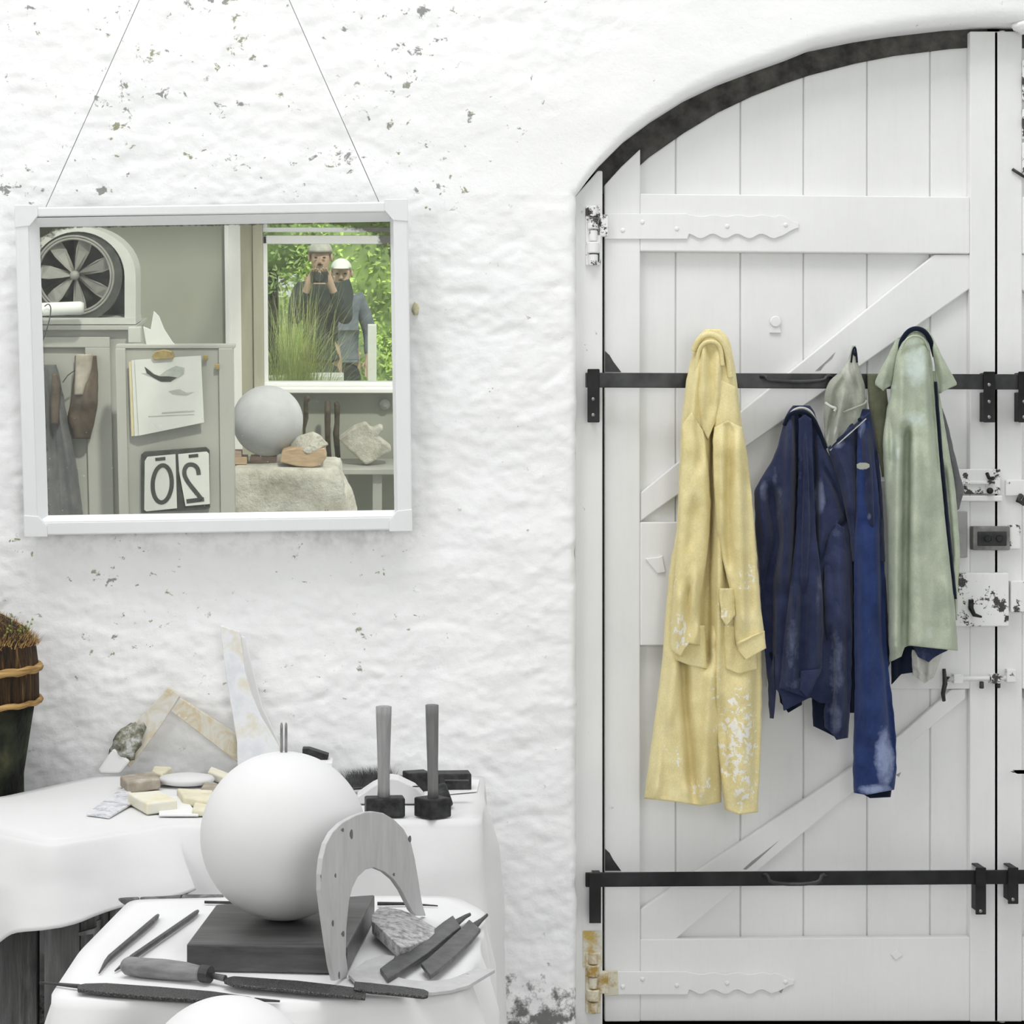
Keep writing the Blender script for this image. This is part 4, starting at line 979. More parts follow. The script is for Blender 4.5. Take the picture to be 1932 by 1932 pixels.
def cl(name, L, Rr, folds, y0, bulge, mat, par, hem=None, top=None, seed=0, step=4.0, masks=None, wr=.0028, proj=PP, edge=.5, thick=None, nu=None, smoothL=6):
    """A hanging cloth body. L/Rr: silhouette [(py, px)]; y0 how far its back stands off; bulge [(py, depth)]; folds [([(px,py)..], amp, width)]."""
    ptop = min(L[0][0], Rr[0][0]); pbot = max(L[-1][0], Rr[-1][0])
    hem = hem or [(0, pbot), (1, pbot)]; top = top or [(0, ptop), (1, ptop)]
    nv = int((pbot-ptop)/step)+2
    wid = max(interp(Rr, s)-interp(L, s) for s in [ptop+(pbot-ptop)*i/20 for i in range(21)])
    nu = nu or max(14, int(wid/step*1.15))
    def S(tab, s, w=smoothL): return (interp(tab, s-w)+2*interp(tab, s)+interp(tab, s+w))/4
    bulge = bulge if hasattr(bulge, '__len__') else [(ptop, bulge), (pbot, bulge)]
    F_ = []; B_ = []; mk = {k: [] for k in (masks or {})}
    fo = [(sorted([(b, a) for a, b in pts]), amp, w) for pts, amp, w in folds]
    for j in range(nv+1):
        f = j/nv
        for i in range(nu+1):
            u = i/nu; uu = .5-.5*math.cos(math.pi*u); uu = lerp(u, uu, .55)
            py = lerp(interp(top, uu), interp(hem, uu), f)
            l, r = S(L, py), S(Rr, py); px = lerp(l, r, uu)
            e = math.sqrt(max(0, 1-abs(2*uu-1)**3.0)); bl_ = interp(bulge, py)
            k = 0
            for tab, amp, w in fo:
                if tab[0][0]-30 < py < tab[-1][0]+30:
                    xk = S(tab, py, 10); win = sm((py-tab[0][0]+30)/45)*sm((tab[-1][0]+30-py)/45); q = (px-xk)/w
                    if abs(q) < 3: k += amp*1.8*math.exp(-q*q)*win
            nz = noise.fractal(Vector((px*.045+seed*5, py*.010, seed*3.3)), .8, 2, 4)*wr+noise.fractal(Vector((px*.02+seed, py*.028, 7)), .8, 2, 3)*wr*.8
            off = y0+bl_*e+(k+nz)*min(1, e*1.7)
            off = max(off, y0+.001+.002*e)
            edgej = 0 if 0 < i < nu else 1.2*noise.noise(Vector((py*.05, seed, i)))
            F_.append(proj(px+edgej, py, off)); B_.append(proj(px+edgej, py, y0-.001 if 0 < i < nu else y0))
            for kk, fn in (masks or {}).items(): mk[kk].append(fn(px, py))
    mb = MB(); n1 = len(F_); mb.v = F_+B_; wv = nu+1
    for j in range(nv):
        for i in range(nu):
            a = j*wv+i; mb.f.append((a, a+1, a+wv+1, a+wv)); a += n1; mb.f.append((a, a+wv, a+wv+1, a+1))
    for j in range(nv): a = j*wv; mb.f.append((a, a+wv, a+wv+n1, a+n1)); a += nu; mb.f.append((a, a+n1, a+n1+wv, a+wv))
    for i in range(nu): mb.f.append((i, i+n1, i+1+n1, i+1)); a = nv*wv+i; mb.f.append((a, a+1, a+1+n1, a+n1))
    o = mb.build(name, M[mat] if isinstance(mat, str) else mat, par, smooth=True)
    for kk, vals in mk.items():
        at = o.data.attributes.new(kk, 'FLOAT', 'POINT'); at.data.foreach_set('value', vals+vals)
    return o
def blob(px, py, blobs):
    return max([a*max(0, 1-((px-x)/rx)**2-((py-y)/ry)**2) for x, y, rx, ry, a in blobs]+[0])

# coat hooks (fixed to the door)
def hook(px, py, y=-.03, label=None):
    mb = MB(); mb.tube(smooth_pts([P(px, py+16, ST_Y), P(px, py+14, .02), P(px, py+12, y), P(px, py-2, y-.012)], 1, False), .005, 10); mb.build('coat_hook', M['iron'], d1, smooth=True)
for hx, hy in ((1346, 636), (1511, 776), (1612, 664), (1728, 630)): hook(hx, hy)

# --- yellow coat
yc = thing('work_coat', 'long yellow paint-splashed work coat hanging leftmost on the white door', 'coat', P(1345, 628, -.03))
pm = {'paint': lambda x, y: .10+blob(x, y, [(1390, 1400, 55, 130, 1.0), (1400, 1310, 38, 60, .7), (1402, 1480, 36, 60, .9), (1325, 1485, 40, 30, .8), (1270, 1420, 40, 100, .38), (1352, 1290, 18, 60, .7), (1412, 1090, 22, 50, .7), (1275, 1100, 16, 30, .7), (1285, 1190, 26, 60, .85), (1370, 1160, 30, 60, .6), (1250, 1480, 30, 40, .4)])}
Lb = [(621, 1334), (628, 1322), (640, 1313), (680, 1303), (720, 1294), (760, 1290), (800, 1285), (900, 1281), (1000, 1277), (1080, 1262), (1180, 1254), (1240, 1250), (1300, 1243), (1400, 1229), (1500, 1216), (1522, 1214)]
Rb_ = [(621, 1356), (628, 1368), (640, 1376), (660, 1381), (700, 1388), (740, 1393), (780, 1397), (850, 1408), (950, 1420), (1050, 1427), (1150, 1434), (1225, 1437), (1300, 1438), (1400, 1436), (1535, 1430)]
cl('back_body', Lb, [(y, x if y < 1225 else min(x, 1368)) for y, x in Rb_[:12]]+[(1260, 1420), (1300, 1385), (1400, 1362), (1522, 1361)], [
    ([(1345, 690), (1350, 800), (1346, 900), (1342, 1050), (1332, 1150), (1335, 1250)], -.036, 8),
    ([(1322, 660), (1308, 760), (1300, 880), (1290, 1000)], .010, 9), ([(1288, 1230), (1292, 1320), (1302, 1420), (1308, 1510)], -.026, 9),
    ([(1275, 1250), (1262, 1350), (1240, 1500)], .012, 12), ([(1344, 1200), (1338, 1330), (1328, 1500)], .014, 12), ([(1300, 1485), (1304, 1510)], .012, 11),
    ([(1256, 1380), (1250, 1500)], -.010, 8)], .030, [(621, .020), (700, .036), (900, .045), (1300, .048), (1522, .055)], 'coat', yc,
   hem=[(0, 1507), (.35, 1512), (.75, 1521), (1, 1514)], seed=1, masks=pm)
cl('front_flap', [(700, 1352), (800, 1345), (900, 1344), (1000, 1343), (1100, 1340), (1200, 1342), (1300, 1347), (1400, 1353), (1500, 1364), (1538, 1370)], [(700, 1384), (760, 1392), (850, 1404), (950, 1416), (1050, 1424), (1150, 1431), (1225, 1436), (1300, 1438), (1400, 1436), (1535, 1430), (1538, 1430)], [
    ([(1360, 860), (1358, 1000), (1356, 1200), (1352, 1330)], .012, 7), ([(1374, 850), (1374, 1000), (1376, 1100)], -.020, 7), ([(1395, 860), (1400, 1050)], .010, 10),
    ([(1362, 1330), (1370, 1460)], -.010, 7), ([(1400, 1290), (1398, 1500)], .010, 16), ([(1428, 1250), (1424, 1480)], -.008, 8)], .056, [(700, .012), (850, .034), (1300, .034), (1538, .040)], 'coat', yc,
   hem=[(0, 1528), (.4, 1537), (1, 1533)], top=[(0, 712), (1, 730)], seed=2, masks=pm)
cl('sleeve', [(770, 1292), (800, 1287), (850, 1286), (900, 1283), (1000, 1279), (1100, 1272), (1160, 1266), (1225, 1265), (1240, 1270)], [(770, 1318), (830, 1330), (880, 1337), (950, 1341), (1000, 1339), (1050, 1334), (1100, 1326), (1150, 1319), (1215, 1322), (1240, 1318)], [
    ([(1318, 800), (1322, 850), (1318, 880)], -.012, 7), ([(1312, 950), (1306, 1000), (1302, 1030)], -.010, 9), ([(1300, 1110), (1296, 1180)], -.014, 5), ([(1282, 1120), (1280, 1200)], .010, 7), ([(1312, 1085), (1308, 1150)], .009, 8), ([(1318, 1180), (1310, 1215)], .009, 6)],
   .085, [(770, .008), (850, .026), (1100, .03), (1240, .024)], 'coat', yc, hem=[(0, 1228), (.3, 1240), (.6, 1214), (1, 1217)], top=[(0, 800), (.5, 776), (1, 812)], seed=3, masks=pm)
cl('sleeve', [(790, 1350), (830, 1345), (900, 1346), (1000, 1352), (1060, 1364), (1100, 1374), (1160, 1384), (1200, 1386), (1245, 1398)], [(790, 1396), (850, 1409), (950, 1420), (1050, 1428), (1150, 1436), (1200, 1443), (1245, 1447)], [
    ([(1376, 815), (1374, 900), (1374, 1000), (1378, 1060)], -.018, 6), ([(1362, 830), (1362, 1000)], .007, 6), ([(1392, 830), (1396, 1000), (1402, 1180)], .010, 9), ([(1410, 900), (1416, 1150)], -.006, 7), ([(1362, 798), (1392, 802)], .006, 4)],
   .098, [(790, .010), (850, .024), (1100, .026), (1245, .022)], 'coat', yc, hem=[(0, 1226), (.2, 1244), (1, 1222)], top=[(0, 806), (.5, 793), (1, 806)], seed=4, masks=pm)
cl('cuff', [(1196, 1384), (1245, 1398)], [(1180, 1441), (1245, 1448)], [([(1390, 1212), (1440, 1196)], .004, 3)], .112, .014, 'coat', yc, hem=[(0, 1228), (.2, 1245), (1, 1223)], top=[(0, 1212), (1, 1190)], seed=5, masks=pm, wr=.001)
cl('pocket', [(1180, 1270), (1262, 1272)], [(1180, 1330), (1266, 1334)], [], .074, .012, 'coat', yc, hem=[(0, 1244), (.5, 1256), (1, 1262)], seed=6, masks=pm)
cl('pocket', [(1180, 1366), (1200, 1364), (1270, 1370)], [(1180, 1420), (1262, 1430), (1270, 1428)], [([(1392, 1200), (1388, 1260)], -.006, 8)], .088, .012, 'coat', yc, hem=[(0, 1262), (.4, 1272), (1, 1262)], seed=7, masks=pm)
cl('torn_flap', [(1110, 1356), (1160, 1360), (1200, 1358)], [(1110, 1384), (1160, 1388), (1200, 1376)], [([(1368, 1130), (1374, 1180)], -.010, 4)], .118, .008, 'coat', yc, hem=[(0, 1165), (.5, 1182), (1, 1160)], seed=17, masks=pm, wr=.004)
def tubepx(nm, pts, r, mat, par, flat=1.0):
    mb = MB(); mb.tube(smooth_pts([P(x, y, -o) for x, y, o in pts], 2, False), r, 12, flat=flat); return mb.build(nm, M[mat], par, smooth=True)
tubepx('collar', [(1309, 662, .055), (1318, 640, .066), (1334, 630, .074), (1352, 633, .078), (1366, 648, .076), (1374, 676, .068), (1378, 712, .060)], .0085, 'coat', yc)
tubepx('collar', [(1314, 700, .066), (1318, 660, .074), (1330, 645, .082), (1348, 644, .084), (1360, 655, .080), (1363, 690, .076)], .0058, 'coat', yc)
cl('neck_fold', [(640, 1322), (680, 1318), (740, 1314), (800, 1320)], [(640, 1356), (680, 1362), (740, 1362), (800, 1352)], [([(1340, 655), (1346, 760)], -.006, 5), ([(1328, 660), (1326, 780)], .008, 5), ([(1356, 670), (1352, 770)], .007, 5)], .062, [(640, .010), (700, .018), (800, .014)], 'coat', yc, top=[(0, 652), (.5, 640), (1, 650)], hem=[(0, 800), (.5, 830), (1, 790)], seed=8, masks=pm)

# --- navy jacket
nj = thing('work_jacket', 'dark navy work jacket hanging between the yellow coat and the green shirt', 'jacket', P(1511, 770, -.03))
wm = {'worn': lambda x, y: blob(x, y, [(1547, 940, 14, 50, .75), (1495, 1220, 20, 90, .42), (1580, 1250, 22, 120, .45), (1575, 1350, 20, 50, .5), (1575, 1000, 22, 70, .32), (1470, 950, 12, 90, .3), (1510, 880, 12, 60, .25), (1442, 925, 12, 30, .55), (1462, 905, 8, 40, .35), (1545, 1120, 10, 60, .4), (1500, 1290, 30, 20, .4)])}
Lj = [(765, 1498), (772, 1488), (800, 1477), (840, 1468), (870, 1456), (905, 1434), (925, 1423), (1000, 1425), (1060, 1431), (1200, 1440), (1260, 1446), (1300, 1449), (1360, 1452)]
Rj = [(765, 1526), (772, 1535), (800, 1544), (850, 1560), (900, 1588), (1000, 1606), (1100, 1612), (1200, 1612), (1300, 1606), (1360, 1560)]
cl('body', Lj, Rj, [([(1505, 790), (1507, 900), (1503, 1000), (1500, 1150)], -.030, 7), ([(1530, 800), (1536, 900), (1538, 1000), (1534, 1180)], -.028, 7), ([(1492, 800), (1484, 950), (1478, 1100)], .014, 9),
    ([(1519, 800), (1521, 950), (1516, 1100)], .013, 9), ([(1455, 930), (1466, 1020), (1450, 1100), (1452, 1250)], -.028, 11), ([(1434, 950), (1444, 1010)], .006, 8), ([(1552, 880), (1580, 930), (1598, 985)], -.010, 6),
    ([(1548, 1060), (1570, 1010), (1602, 975)], -.014, 7), ([(1556, 1080), (1562, 1200)], -.020, 9), ([(1586, 1050), (1590, 1200)], .013, 14), ([(1470, 1150), (1466, 1280)], .012, 9)], .020, [(765, .016), (850, .040), (1000, .055), (1300, .05)], 'navy', nj,
   hem=[(0, 1355), (.08, 1356), (.1, 1300), (.17, 1315), (.22, 1342), (.38, 1330), (.55, 1316), (.7, 1326), (1, 1330)], seed=11, masks=wm, step=3.5)
cl('sleeve', [(782, 1507), (900, 1506), (1000, 1502), (1050, 1497), (1100, 1491), (1200, 1478), (1300, 1470), (1315, 1468)], [(782, 1531), (900, 1535), (1000, 1539), (1060, 1546), (1120, 1552), (1200, 1553), (1260, 1552), (1315, 1540)], [([(1500, 1120), (1490, 1290)], .012, 7), ([(1516, 1110), (1512, 1290)], -.010, 8), ([(1535, 1100), (1538, 1260)], .008, 8), ([(1548, 1262), (1525, 1264)], -.003, 3)],
   .064, [(782, .002), (900, .006), (1040, .014), (1140, .028), (1315, .030)], 'navy', nj, top=[(0, 790), (.5, 782), (1, 790)], hem=[(0, 1298), (.8, 1318), (1, 1262)], seed=12, masks=wm)
cl('cuff', [(1262, 1512), (1318, 1508)], [(1262, 1549), (1318, 1528)], [], .092, .012, 'navy', nj, top=[(0, 1266), (1, 1262)], hem=[(0, 1302), (.7, 1317), (1, 1275)], seed=13, masks=wm, wr=.001)
cl('sleeve', [(980, 1562), (1060, 1556), (1120, 1554), (1200, 1558), (1300, 1562), (1340, 1554), (1397, 1556)], [(980, 1590), (1060, 1601), (1120, 1604), (1200, 1608), (1300, 1606), (1397, 1600)], [([(1566, 1200), (1568, 1380)], -.014, 7), ([(1582, 1150), (1584, 1380)], .012, 9), ([(1600, 1200), (1600, 1330)], -.008, 5)],
   .050, [(980, .010), (1100, .026), (1397, .030)], 'navy', nj, top=[(0, 1010), (.5, 985), (1, 995)], hem=[(0, 1372), (.35, 1386), (.5, 1396), (1, 1392)], seed=14, masks=wm)
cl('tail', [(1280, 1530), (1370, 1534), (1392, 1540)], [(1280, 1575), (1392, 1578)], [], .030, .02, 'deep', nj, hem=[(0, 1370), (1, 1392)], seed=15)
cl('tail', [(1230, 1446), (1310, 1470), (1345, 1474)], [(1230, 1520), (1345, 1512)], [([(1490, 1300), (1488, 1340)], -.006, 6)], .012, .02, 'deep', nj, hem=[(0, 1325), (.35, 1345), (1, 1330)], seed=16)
tubepx('hanging_loop', [(1486, 792, .030), (1494, 775, .038), (1511, 768, .042), (1530, 775, .038), (1540, 796, .030)], .0036, 'rumple', nj)
tubepx('collar', [(1480, 802, .040), (1488, 782, .052), (1510, 775, .058), (1532, 784, .050), (1545, 812, .040), (1558, 846, .036)], .0060, 'deep', nj)

# --- pale hat-like cloth with its point
hc = thing('canvas_hat', 'pale grey-green cloth hat crumpled on a hook above the blue overalls', 'hat', P(1612, 660, -.03))
hm = {'worn': lambda x, y: blob(x, y, [(1600, 700, 20, 30, .6), (1590, 740, 20, 25, .4), (1578, 820, 8, 30, .5), (1612, 790, 14, 30, .3)])}
cl('crown', [(652, 1608), (672, 1602), (690, 1594), (704, 1582), (716, 1566), (740, 1556), (780, 1554), (830, 1556), (850, 1560)], [(652, 1614), (672, 1617), (690, 1620), (720, 1630), (760, 1635), (790, 1634), (830, 1600), (850, 1575)], [
    ([(1592, 740), (1584, 780), (1572, 830)], .013, 6), ([(1604, 690), (1612, 720), (1618, 740)], -.008, 4), ([(1576, 770), (1566, 800), (1562, 830)], -.012, 5), ([(1588, 712), (1575, 722), (1566, 745)], .008, 6), ([(1606, 760), (1600, 800)], -.006, 7)],
   .022, [(652, .008), (700, .030), (850, .032)], 'pale', hc, hem=[(0, 835), (.3, 850), (1, 800)], seed=21, masks=hm, step=3, wr=.004)
tubepx('band', [(1557, 760, .052), (1568, 768, .060), (1578, 770, .064), (1574, 776, .062)], .004, 'rumple', hc)
tubepx('band', [(1590, 778, .060), (1612, 770, .062), (1632, 762, .052), (1635, 756, .046)], .0030, 'pale', hc)
tubepx('hanging_loop', [(1606, 684, .040), (1608, 664, .042), (1613, 652, .044), (1616, 668, .042), (1617, 684, .040)], .0026, 'deep', hc)

# --- blue overalls
bo = thing('overalls', 'bright blue overalls with one long straight leg hanging below the pale hat', 'overalls', P(1635, 780, -.03))
om = {'worn': lambda x, y: blob(x, y, [(1668, 1430, 26, 70, .75), (1650, 1490, 45, 16, .7), (1626, 810, 10, 40, .5), (1577, 835, 22, 16, .7), (1628, 880, 14, 8, 1.2), (1640, 975, 6, 10, .7), (1590, 815, 30, 20, .5), (1640, 1200, 10, 60, .2)])}
cl('bib', [(772, 1624), (790, 1612), (810, 1594), (830, 1574), (846, 1561), (880, 1572), (940, 1590), (1000, 1602), (1060, 1608)], [(772, 1642), (800, 1648), (850, 1656), (900, 1662), (950, 1666), (1060, 1670)], [
    ([(1616, 810), (1618, 880), (1622, 1000)], -.018, 6), ([(1632, 820), (1640, 900), (1646, 1000)], .014, 8), ([(1652, 860), (1656, 980)], -.014, 5), ([(1580, 850), (1598, 900), (1605, 960)], .008, 8), ([(1624, 920), (1634, 900)], -.008, 5)],
   .034, [(772, .014), (850, .034), (1060, .040)], 'navy', bo, seed=22, masks=om, step=3.2)
cl('trouser_leg', [(792, 1619), (880, 1616), (980, 1614), (1040, 1611), (1200, 1611), (1300, 1613), (1400, 1610), (1470, 1609), (1502, 1612)], [(792, 1640), (850, 1648), (930, 1657), (980, 1662), (1040, 1668), (1200, 1672), (1260, 1676), (1340, 1686), (1400, 1691), (1460, 1691), (1502, 1686)], [
    ([(1664, 980), (1667, 1200), (1676, 1300), (1686, 1440)], -.020, 5), ([(1634, 1000), (1636, 1200), (1640, 1400)], .010, 12), ([(1650, 1000), (1654, 1150)], .008, 8), ([(1658, 1330), (1660, 1470)], .006, 10), ([(1616, 1050), (1616, 1350)], -.006, 6)],
   .052, [(792, .012), (900, .022), (1000, .030), (1200, .038), (1502, .036)], 'blue', bo, top=[(0, 802), (.5, 792), (1, 796)], hem=[(0, 1496), (.3, 1500), (1, 1490)], seed=23, masks=om)
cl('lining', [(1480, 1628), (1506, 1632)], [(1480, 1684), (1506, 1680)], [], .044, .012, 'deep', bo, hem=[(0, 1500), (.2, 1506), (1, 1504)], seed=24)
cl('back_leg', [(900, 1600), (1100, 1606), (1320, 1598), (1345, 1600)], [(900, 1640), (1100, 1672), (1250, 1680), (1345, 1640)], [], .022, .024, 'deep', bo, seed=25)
tubepx('bib_seam', [(1640, 780, .066), (1616, 800, .074), (1590, 822, .066), (1563, 846, .052)], .0032, 'navy', bo)
tubepx('bib_seam', [(1634, 790, .070), (1610, 812, .072), (1585, 834, .066), (1566, 850, .052)], .0016, 'rumple', bo)
mb = MB(); mb.lathe(P(1622, 792, -.094), [(.0058, 0), (.0058, .003), (.004, .004), (.0001, .003)], 16, M=Matrix.Rotation(math.pi/2, 3, 'X')); mb.build('button', M['deep'], bo, smooth=True)
mb = MB(); mb.prism(smooth_pts([P(1616, 873, -.0965), P(1640, 873, -.0965), P(1641, 884, -.0965), P(1617, 886, -.0965)], 1), (0, .0015, 0)); mb.build('cloth_patch', M['pale'], bo)

# --- green shirt
gs = thing('work_shirt', 'pale sage green work shirt hanging rightmost on the white door', 'shirt', P(1728, 622, -.03))
gm_ = {'worn': lambda x, y: blob(x, y, [(1728, 690, 30, 60, .75), (1725, 790, 36, 22, .6), (1680, 730, 16, 10, .6), (1740, 1200, 50, 50, .28), (1690, 850, 18, 60, .4), (1722, 650, 20, 20, .6)])}
cl('front', [(626, 1710), (640, 1699), (670, 1690), (700, 1686), (740, 1680), (780, 1672), (830, 1665), (900, 1668), (1000, 1674), (1100, 1674), (1200, 1676), (1252, 1678)], [(626, 1738), (640, 1750), (680, 1758), (740, 1763), (800, 1768), (900, 1776), (1000, 1786), (1100, 1797), (1200, 1806), (1252, 1808)], [
    ([(1712, 820), (1710, 950), (1708, 1100), (1706, 1240)], -.042, 7), ([(1695, 850), (1692, 1000), (1690, 1230)], .014, 10), ([(1728, 850), (1730, 1000), (1736, 1220)], .012, 14), ([(1702, 700), (1700, 800)], .008, 8), ([(1744, 660), (1750, 800), (1758, 950)], .008, 8),
    ([(1754, 680), (1762, 800), (1770, 900)], -.012, 4), ([(1680, 800), (1684, 880)], -.010, 6), ([(1760, 950), (1776, 1200)], -.006, 10), ([(1788, 1100), (1796, 1220)], .006, 6)],
   .050, [(626, .016), (700, .036), (850, .052), (1252, .050)], 'sage', gs, hem=[(0, 1250), (.19, 1238), (.22, 1222), (.3, 1218), (1, 1228)], seed=31, masks=gm_, step=3.5)
cl('collar', [(640, 1690), (680, 1671), (710, 1654), (726, 1649), (740, 1662)], [(640, 1702), (680, 1692), (710, 1686), (726, 1682), (740, 1676)], [([(1672, 700), (1664, 726)], .005, 6)], .046, .016, 'sage', gs, hem=[(0, 727), (.4, 738), (1, 728)], seed=32, masks=gm_, step=3)
cl('collar', [(618, 1740), (640, 1754), (680, 1762), (720, 1766), (744, 1772)], [(618, 1750), (640, 1762), (680, 1782), (715, 1801), (728, 1809), (744, 1780)], [([(1768, 660), (1782, 710)], .006, 8), ([(1766, 690), (1772, 735)], -.006, 5)], .044, .016, 'sage', gs, hem=[(0, 742), (.3, 742), (1, 726)], seed=33, masks=gm_, step=3)
tubepx('collar_band', [(1693, 668, .052), (1702, 640, .062), (1714, 624, .070), (1728, 619, .072), (1744, 624, .068), (1756, 642, .058), (1764, 672, .048)], .0068, 'deep', gs)
tubepx('collar_seam', [(1700, 660, .078), (1710, 638, .084), (1728, 632, .088), (1744, 640, .082), (1752, 660, .074)], .0030, 'sage', gs)
cl('back_panel', [(700, 1758), (800, 1768), (900, 1776), (1000, 1786), (1100, 1797), (1170, 1804)], [(700, 1766), (800, 1782), (900, 1800), (960, 1806), (1050, 1812), (1100, 1808), (1170, 1806)], [([(1782, 900), (1794, 1050)], -.018, 5)], .034, [(700, .010), (850, .020), (1170, .014)], 'sage', gs, seed=34, masks=gm_)
cl('side_shade_strip', [(720, 1762), (850, 1770), (1000, 1784), (1130, 1800)], [(720, 1768), (850, 1779), (1000, 1793), (1130, 1806)], [], .046, .014, 'deep', gs, seed=38)  # strip coloured dark for the shade between shirt front and back panel
cl('grey_sleeve', [(770, 1774), (850, 1780), (950, 1790), (980, 1796)], [(770, 1778), (800, 1788), (850, 1800), (900, 1812), (925, 1820), (950, 1812), (980, 1806)], [([(1792, 840), (1804, 900)], .006, 6)], .016, [(770, .012), (980, .020)], 'grey', gs, hem=[(0, 975), (1, 960)], seed=35)
cl('khaki_lining', [(705, 1636), (760, 1638), (850, 1656), (900, 1664)], [(705, 1668), (760, 1676), (850, 1672), (900, 1672)], [], .012, .012, 'khaki', gs, seed=36)
cl('dark_hem', [(1215, 1680), (1290, 1682)], [(1215, 1730), (1290, 1728)], [([(1700, 1230), (1698, 1280)], -.008, 6)], .024, .018, 'deep', gs, hem=[(0, 1292), (.4, 1272), (1, 1268)], seed=37)
cl('rumpled_hem', [(1225, 1716), (1290, 1722)], [(1225, 1782), (1250, 1772), (1290, 1758)], [([(1732, 1240), (1736, 1285)], .008, 5), ([(1748, 1235), (1746, 1290)], -.008, 4), ([(1725, 1262), (1750, 1275)], .006, 5)], .028, .020, 'rumple', gs, hem=[(0, 1272), (.6, 1290), (1, 1278)], top=[(0, 1225), (1, 1232)], seed=39, wr=.005, step=2.5)
cl('blue_hem', [(1215, 1720), (1245, 1735)], [(1215, 1800), (1245, 1770)], [], .052, .012, 'navy', gs, hem=[(0, 1240), (.5, 1250), (1, 1228)], seed=40, masks={'worn': lambda x, y: .2})
# ---------------------------------------------------------------- the other side of the studio, seen in the mirror
def zr(py, t, px=400): return R(px, py, t).z
def xr(px, t, py=600): return R(px, py, t).x
def rprism(mb, pts, t, th):                  # outline traced in the mirror, facing the wall at distance t, th thick away from it
    return mb.prism([R(x, y, t) for x, y in pts], (0, -th, 0))
def rp(nm, pts, t, th, mat, par=None, bev=.003, smooth=False):
    mb = MB(); rprism(mb, pts, t, th); return mb.build(nm, M[mat] if isinstance(mat, str) else mat, par, bevel=bev, smooth=smooth)
M['cabwhite'] = painted('old_cabinet_paint', (.40, .405, .375), .02, (.25, .24, .2))
M['fanwhite'] = simple('fan_enamel', (.47, .48, .45), .45, 0, .06, 10, .1)
M['blade'] = simple('grey_fan_blade', (.24, .24, .22), .5, .1, .15, 12, .1)
M['paper'] = simple('paper_white', (.60, .615, .595), .8, 0, .04, 8, .1)
M['paperedge'] = simple('yellowed_paper', (.58, .52, .34), .8, 0, .1, 8, .1)
M['ink'] = simple('dark_ink', (.05, .055, .05), .7, 0, .3, 30, 0)
M['inklight'] = simple('pale_ink_wash', (.38, .41, .38), .8, 0, .15, 30, 0)
M['leather'] = simple('worn_brown_leather', (.10, .075, .055), .7, 0, .6, 9, .4)
M['leatherpale'] = simple('pale_scuffed_leather', (.34, .31, .26), .8, 0, .4, 9, .4)
M['brass'] = simple('dull_brass', (.36, .28, .12), .5, .4, .3, 30, .1)
# cabinet and what stands on it
tc = 3.95; zc_ = R(145, 612, 3.92).z-.028
cab = thing('cabinet', 'pale painted cabinet carrying the old fan, at the left in the mirror', 'cabinet', (xr(120, tc), -tc-.2, 0))
mb = MB(); xa, xb = xr(35, tc), xr(252, tc); mb.box(((xa+xb)/2, -tc-.21, zc_/2), (xb-xa, .40, zc_)); mb.build('body', M['cabwhite'], cab, bevel=.006)
mb = MB(); mb.box(((xa+xb)/2, -tc-.19, zc_+.012), (xb-xa+.03, .44, .024)); mb.build('top', M['cabwhite'], cab, bevel=.004)
dz0, dz1 = .12, zr(655, tc, 160)
mb = MB(); xq, xw = xr(50, tc), xr(207, tc)
for (a, b, c, d) in ((xq, xr(75, tc), dz0, dz1), (xr(160, tc), xw, dz0, dz1), (xq, xw, dz1, dz1+.05), (xq, xw, dz0-.05, dz0)): mb.box(((a+b)/2, -tc+.008, (c+d)/2), (b-a, .018, d-c))
mb.build('door', M['cabwhite'], cab, bevel=.003)
tf = 3.93; fan = thing('desk_fan', 'old white fan with grey blades in an arched housing, upper left in the mirror', 'fan', R(145, 612, tf))
ax = [(38, 606), (38, 520)]
arc_ = [(147-109*math.cos(a), 520-92*math.sin(a)) for a in [math.pi*i/24 for i in range(25)]]
hous = [(38, 606)]+arc_+[(256, 606)]
cx0, cy0 = 142, 519
ring_in = [(cx0+84*math.cos(a), cy0+84*math.sin(a)) for a in [2*math.pi*i/48 for i in range(48)]]
mb = MB(); n = len(arc_)                      # housing as an arch shell: outer arch, inner arch
inn = [(147-88*math.cos(a), 521-84*math.sin(a)) for a in [math.pi*i/24 for i in range(25)]]
for i in range(24): rprism(mb, [arc_[i], arc_[i+1], inn[i+1], inn[i]], tf, .20)
rprism(mb, [(38, 606), (38, 520), (59, 521), (59, 606)], tf, .20); rprism(mb, [(256, 606), (235, 606), (235, 521), (256, 520)], tf, .20)
rprism(mb, [(38, 612), (256, 612), (256, 600), (38, 600)], tf-.01, .22)
mb.build('housing', M['fanwhite'], fan)
rp('back_plate', hous, tf+.19, .01, 'ink', fan, 0)
mb = MB(); c = R(cx0, cy0, tf+.03); RR = 80/388
mb.lathe(c, [(RR*1.10, -.02), (RR*1.10, .03), (RR*.93, .03), (RR*.93, -.02), (RR*1.10, -.02)], 56, M=Matrix.Rotation(math.pi/2, 3, 'X')); mb.build('dark_ring', M['ink'], fan, smooth=False)
mb = MB(); N = 56
for rr_ in (.90, .84): mb.tube([c+Vector((RR*rr_*math.cos(2*math.pi*i/N), .02, RR*rr_*math.sin(2*math.pi*i/N))) for i in range(N+1)], .006, 8, False)
mb.build('guard_ring', M['blade'], fan, smooth=True)
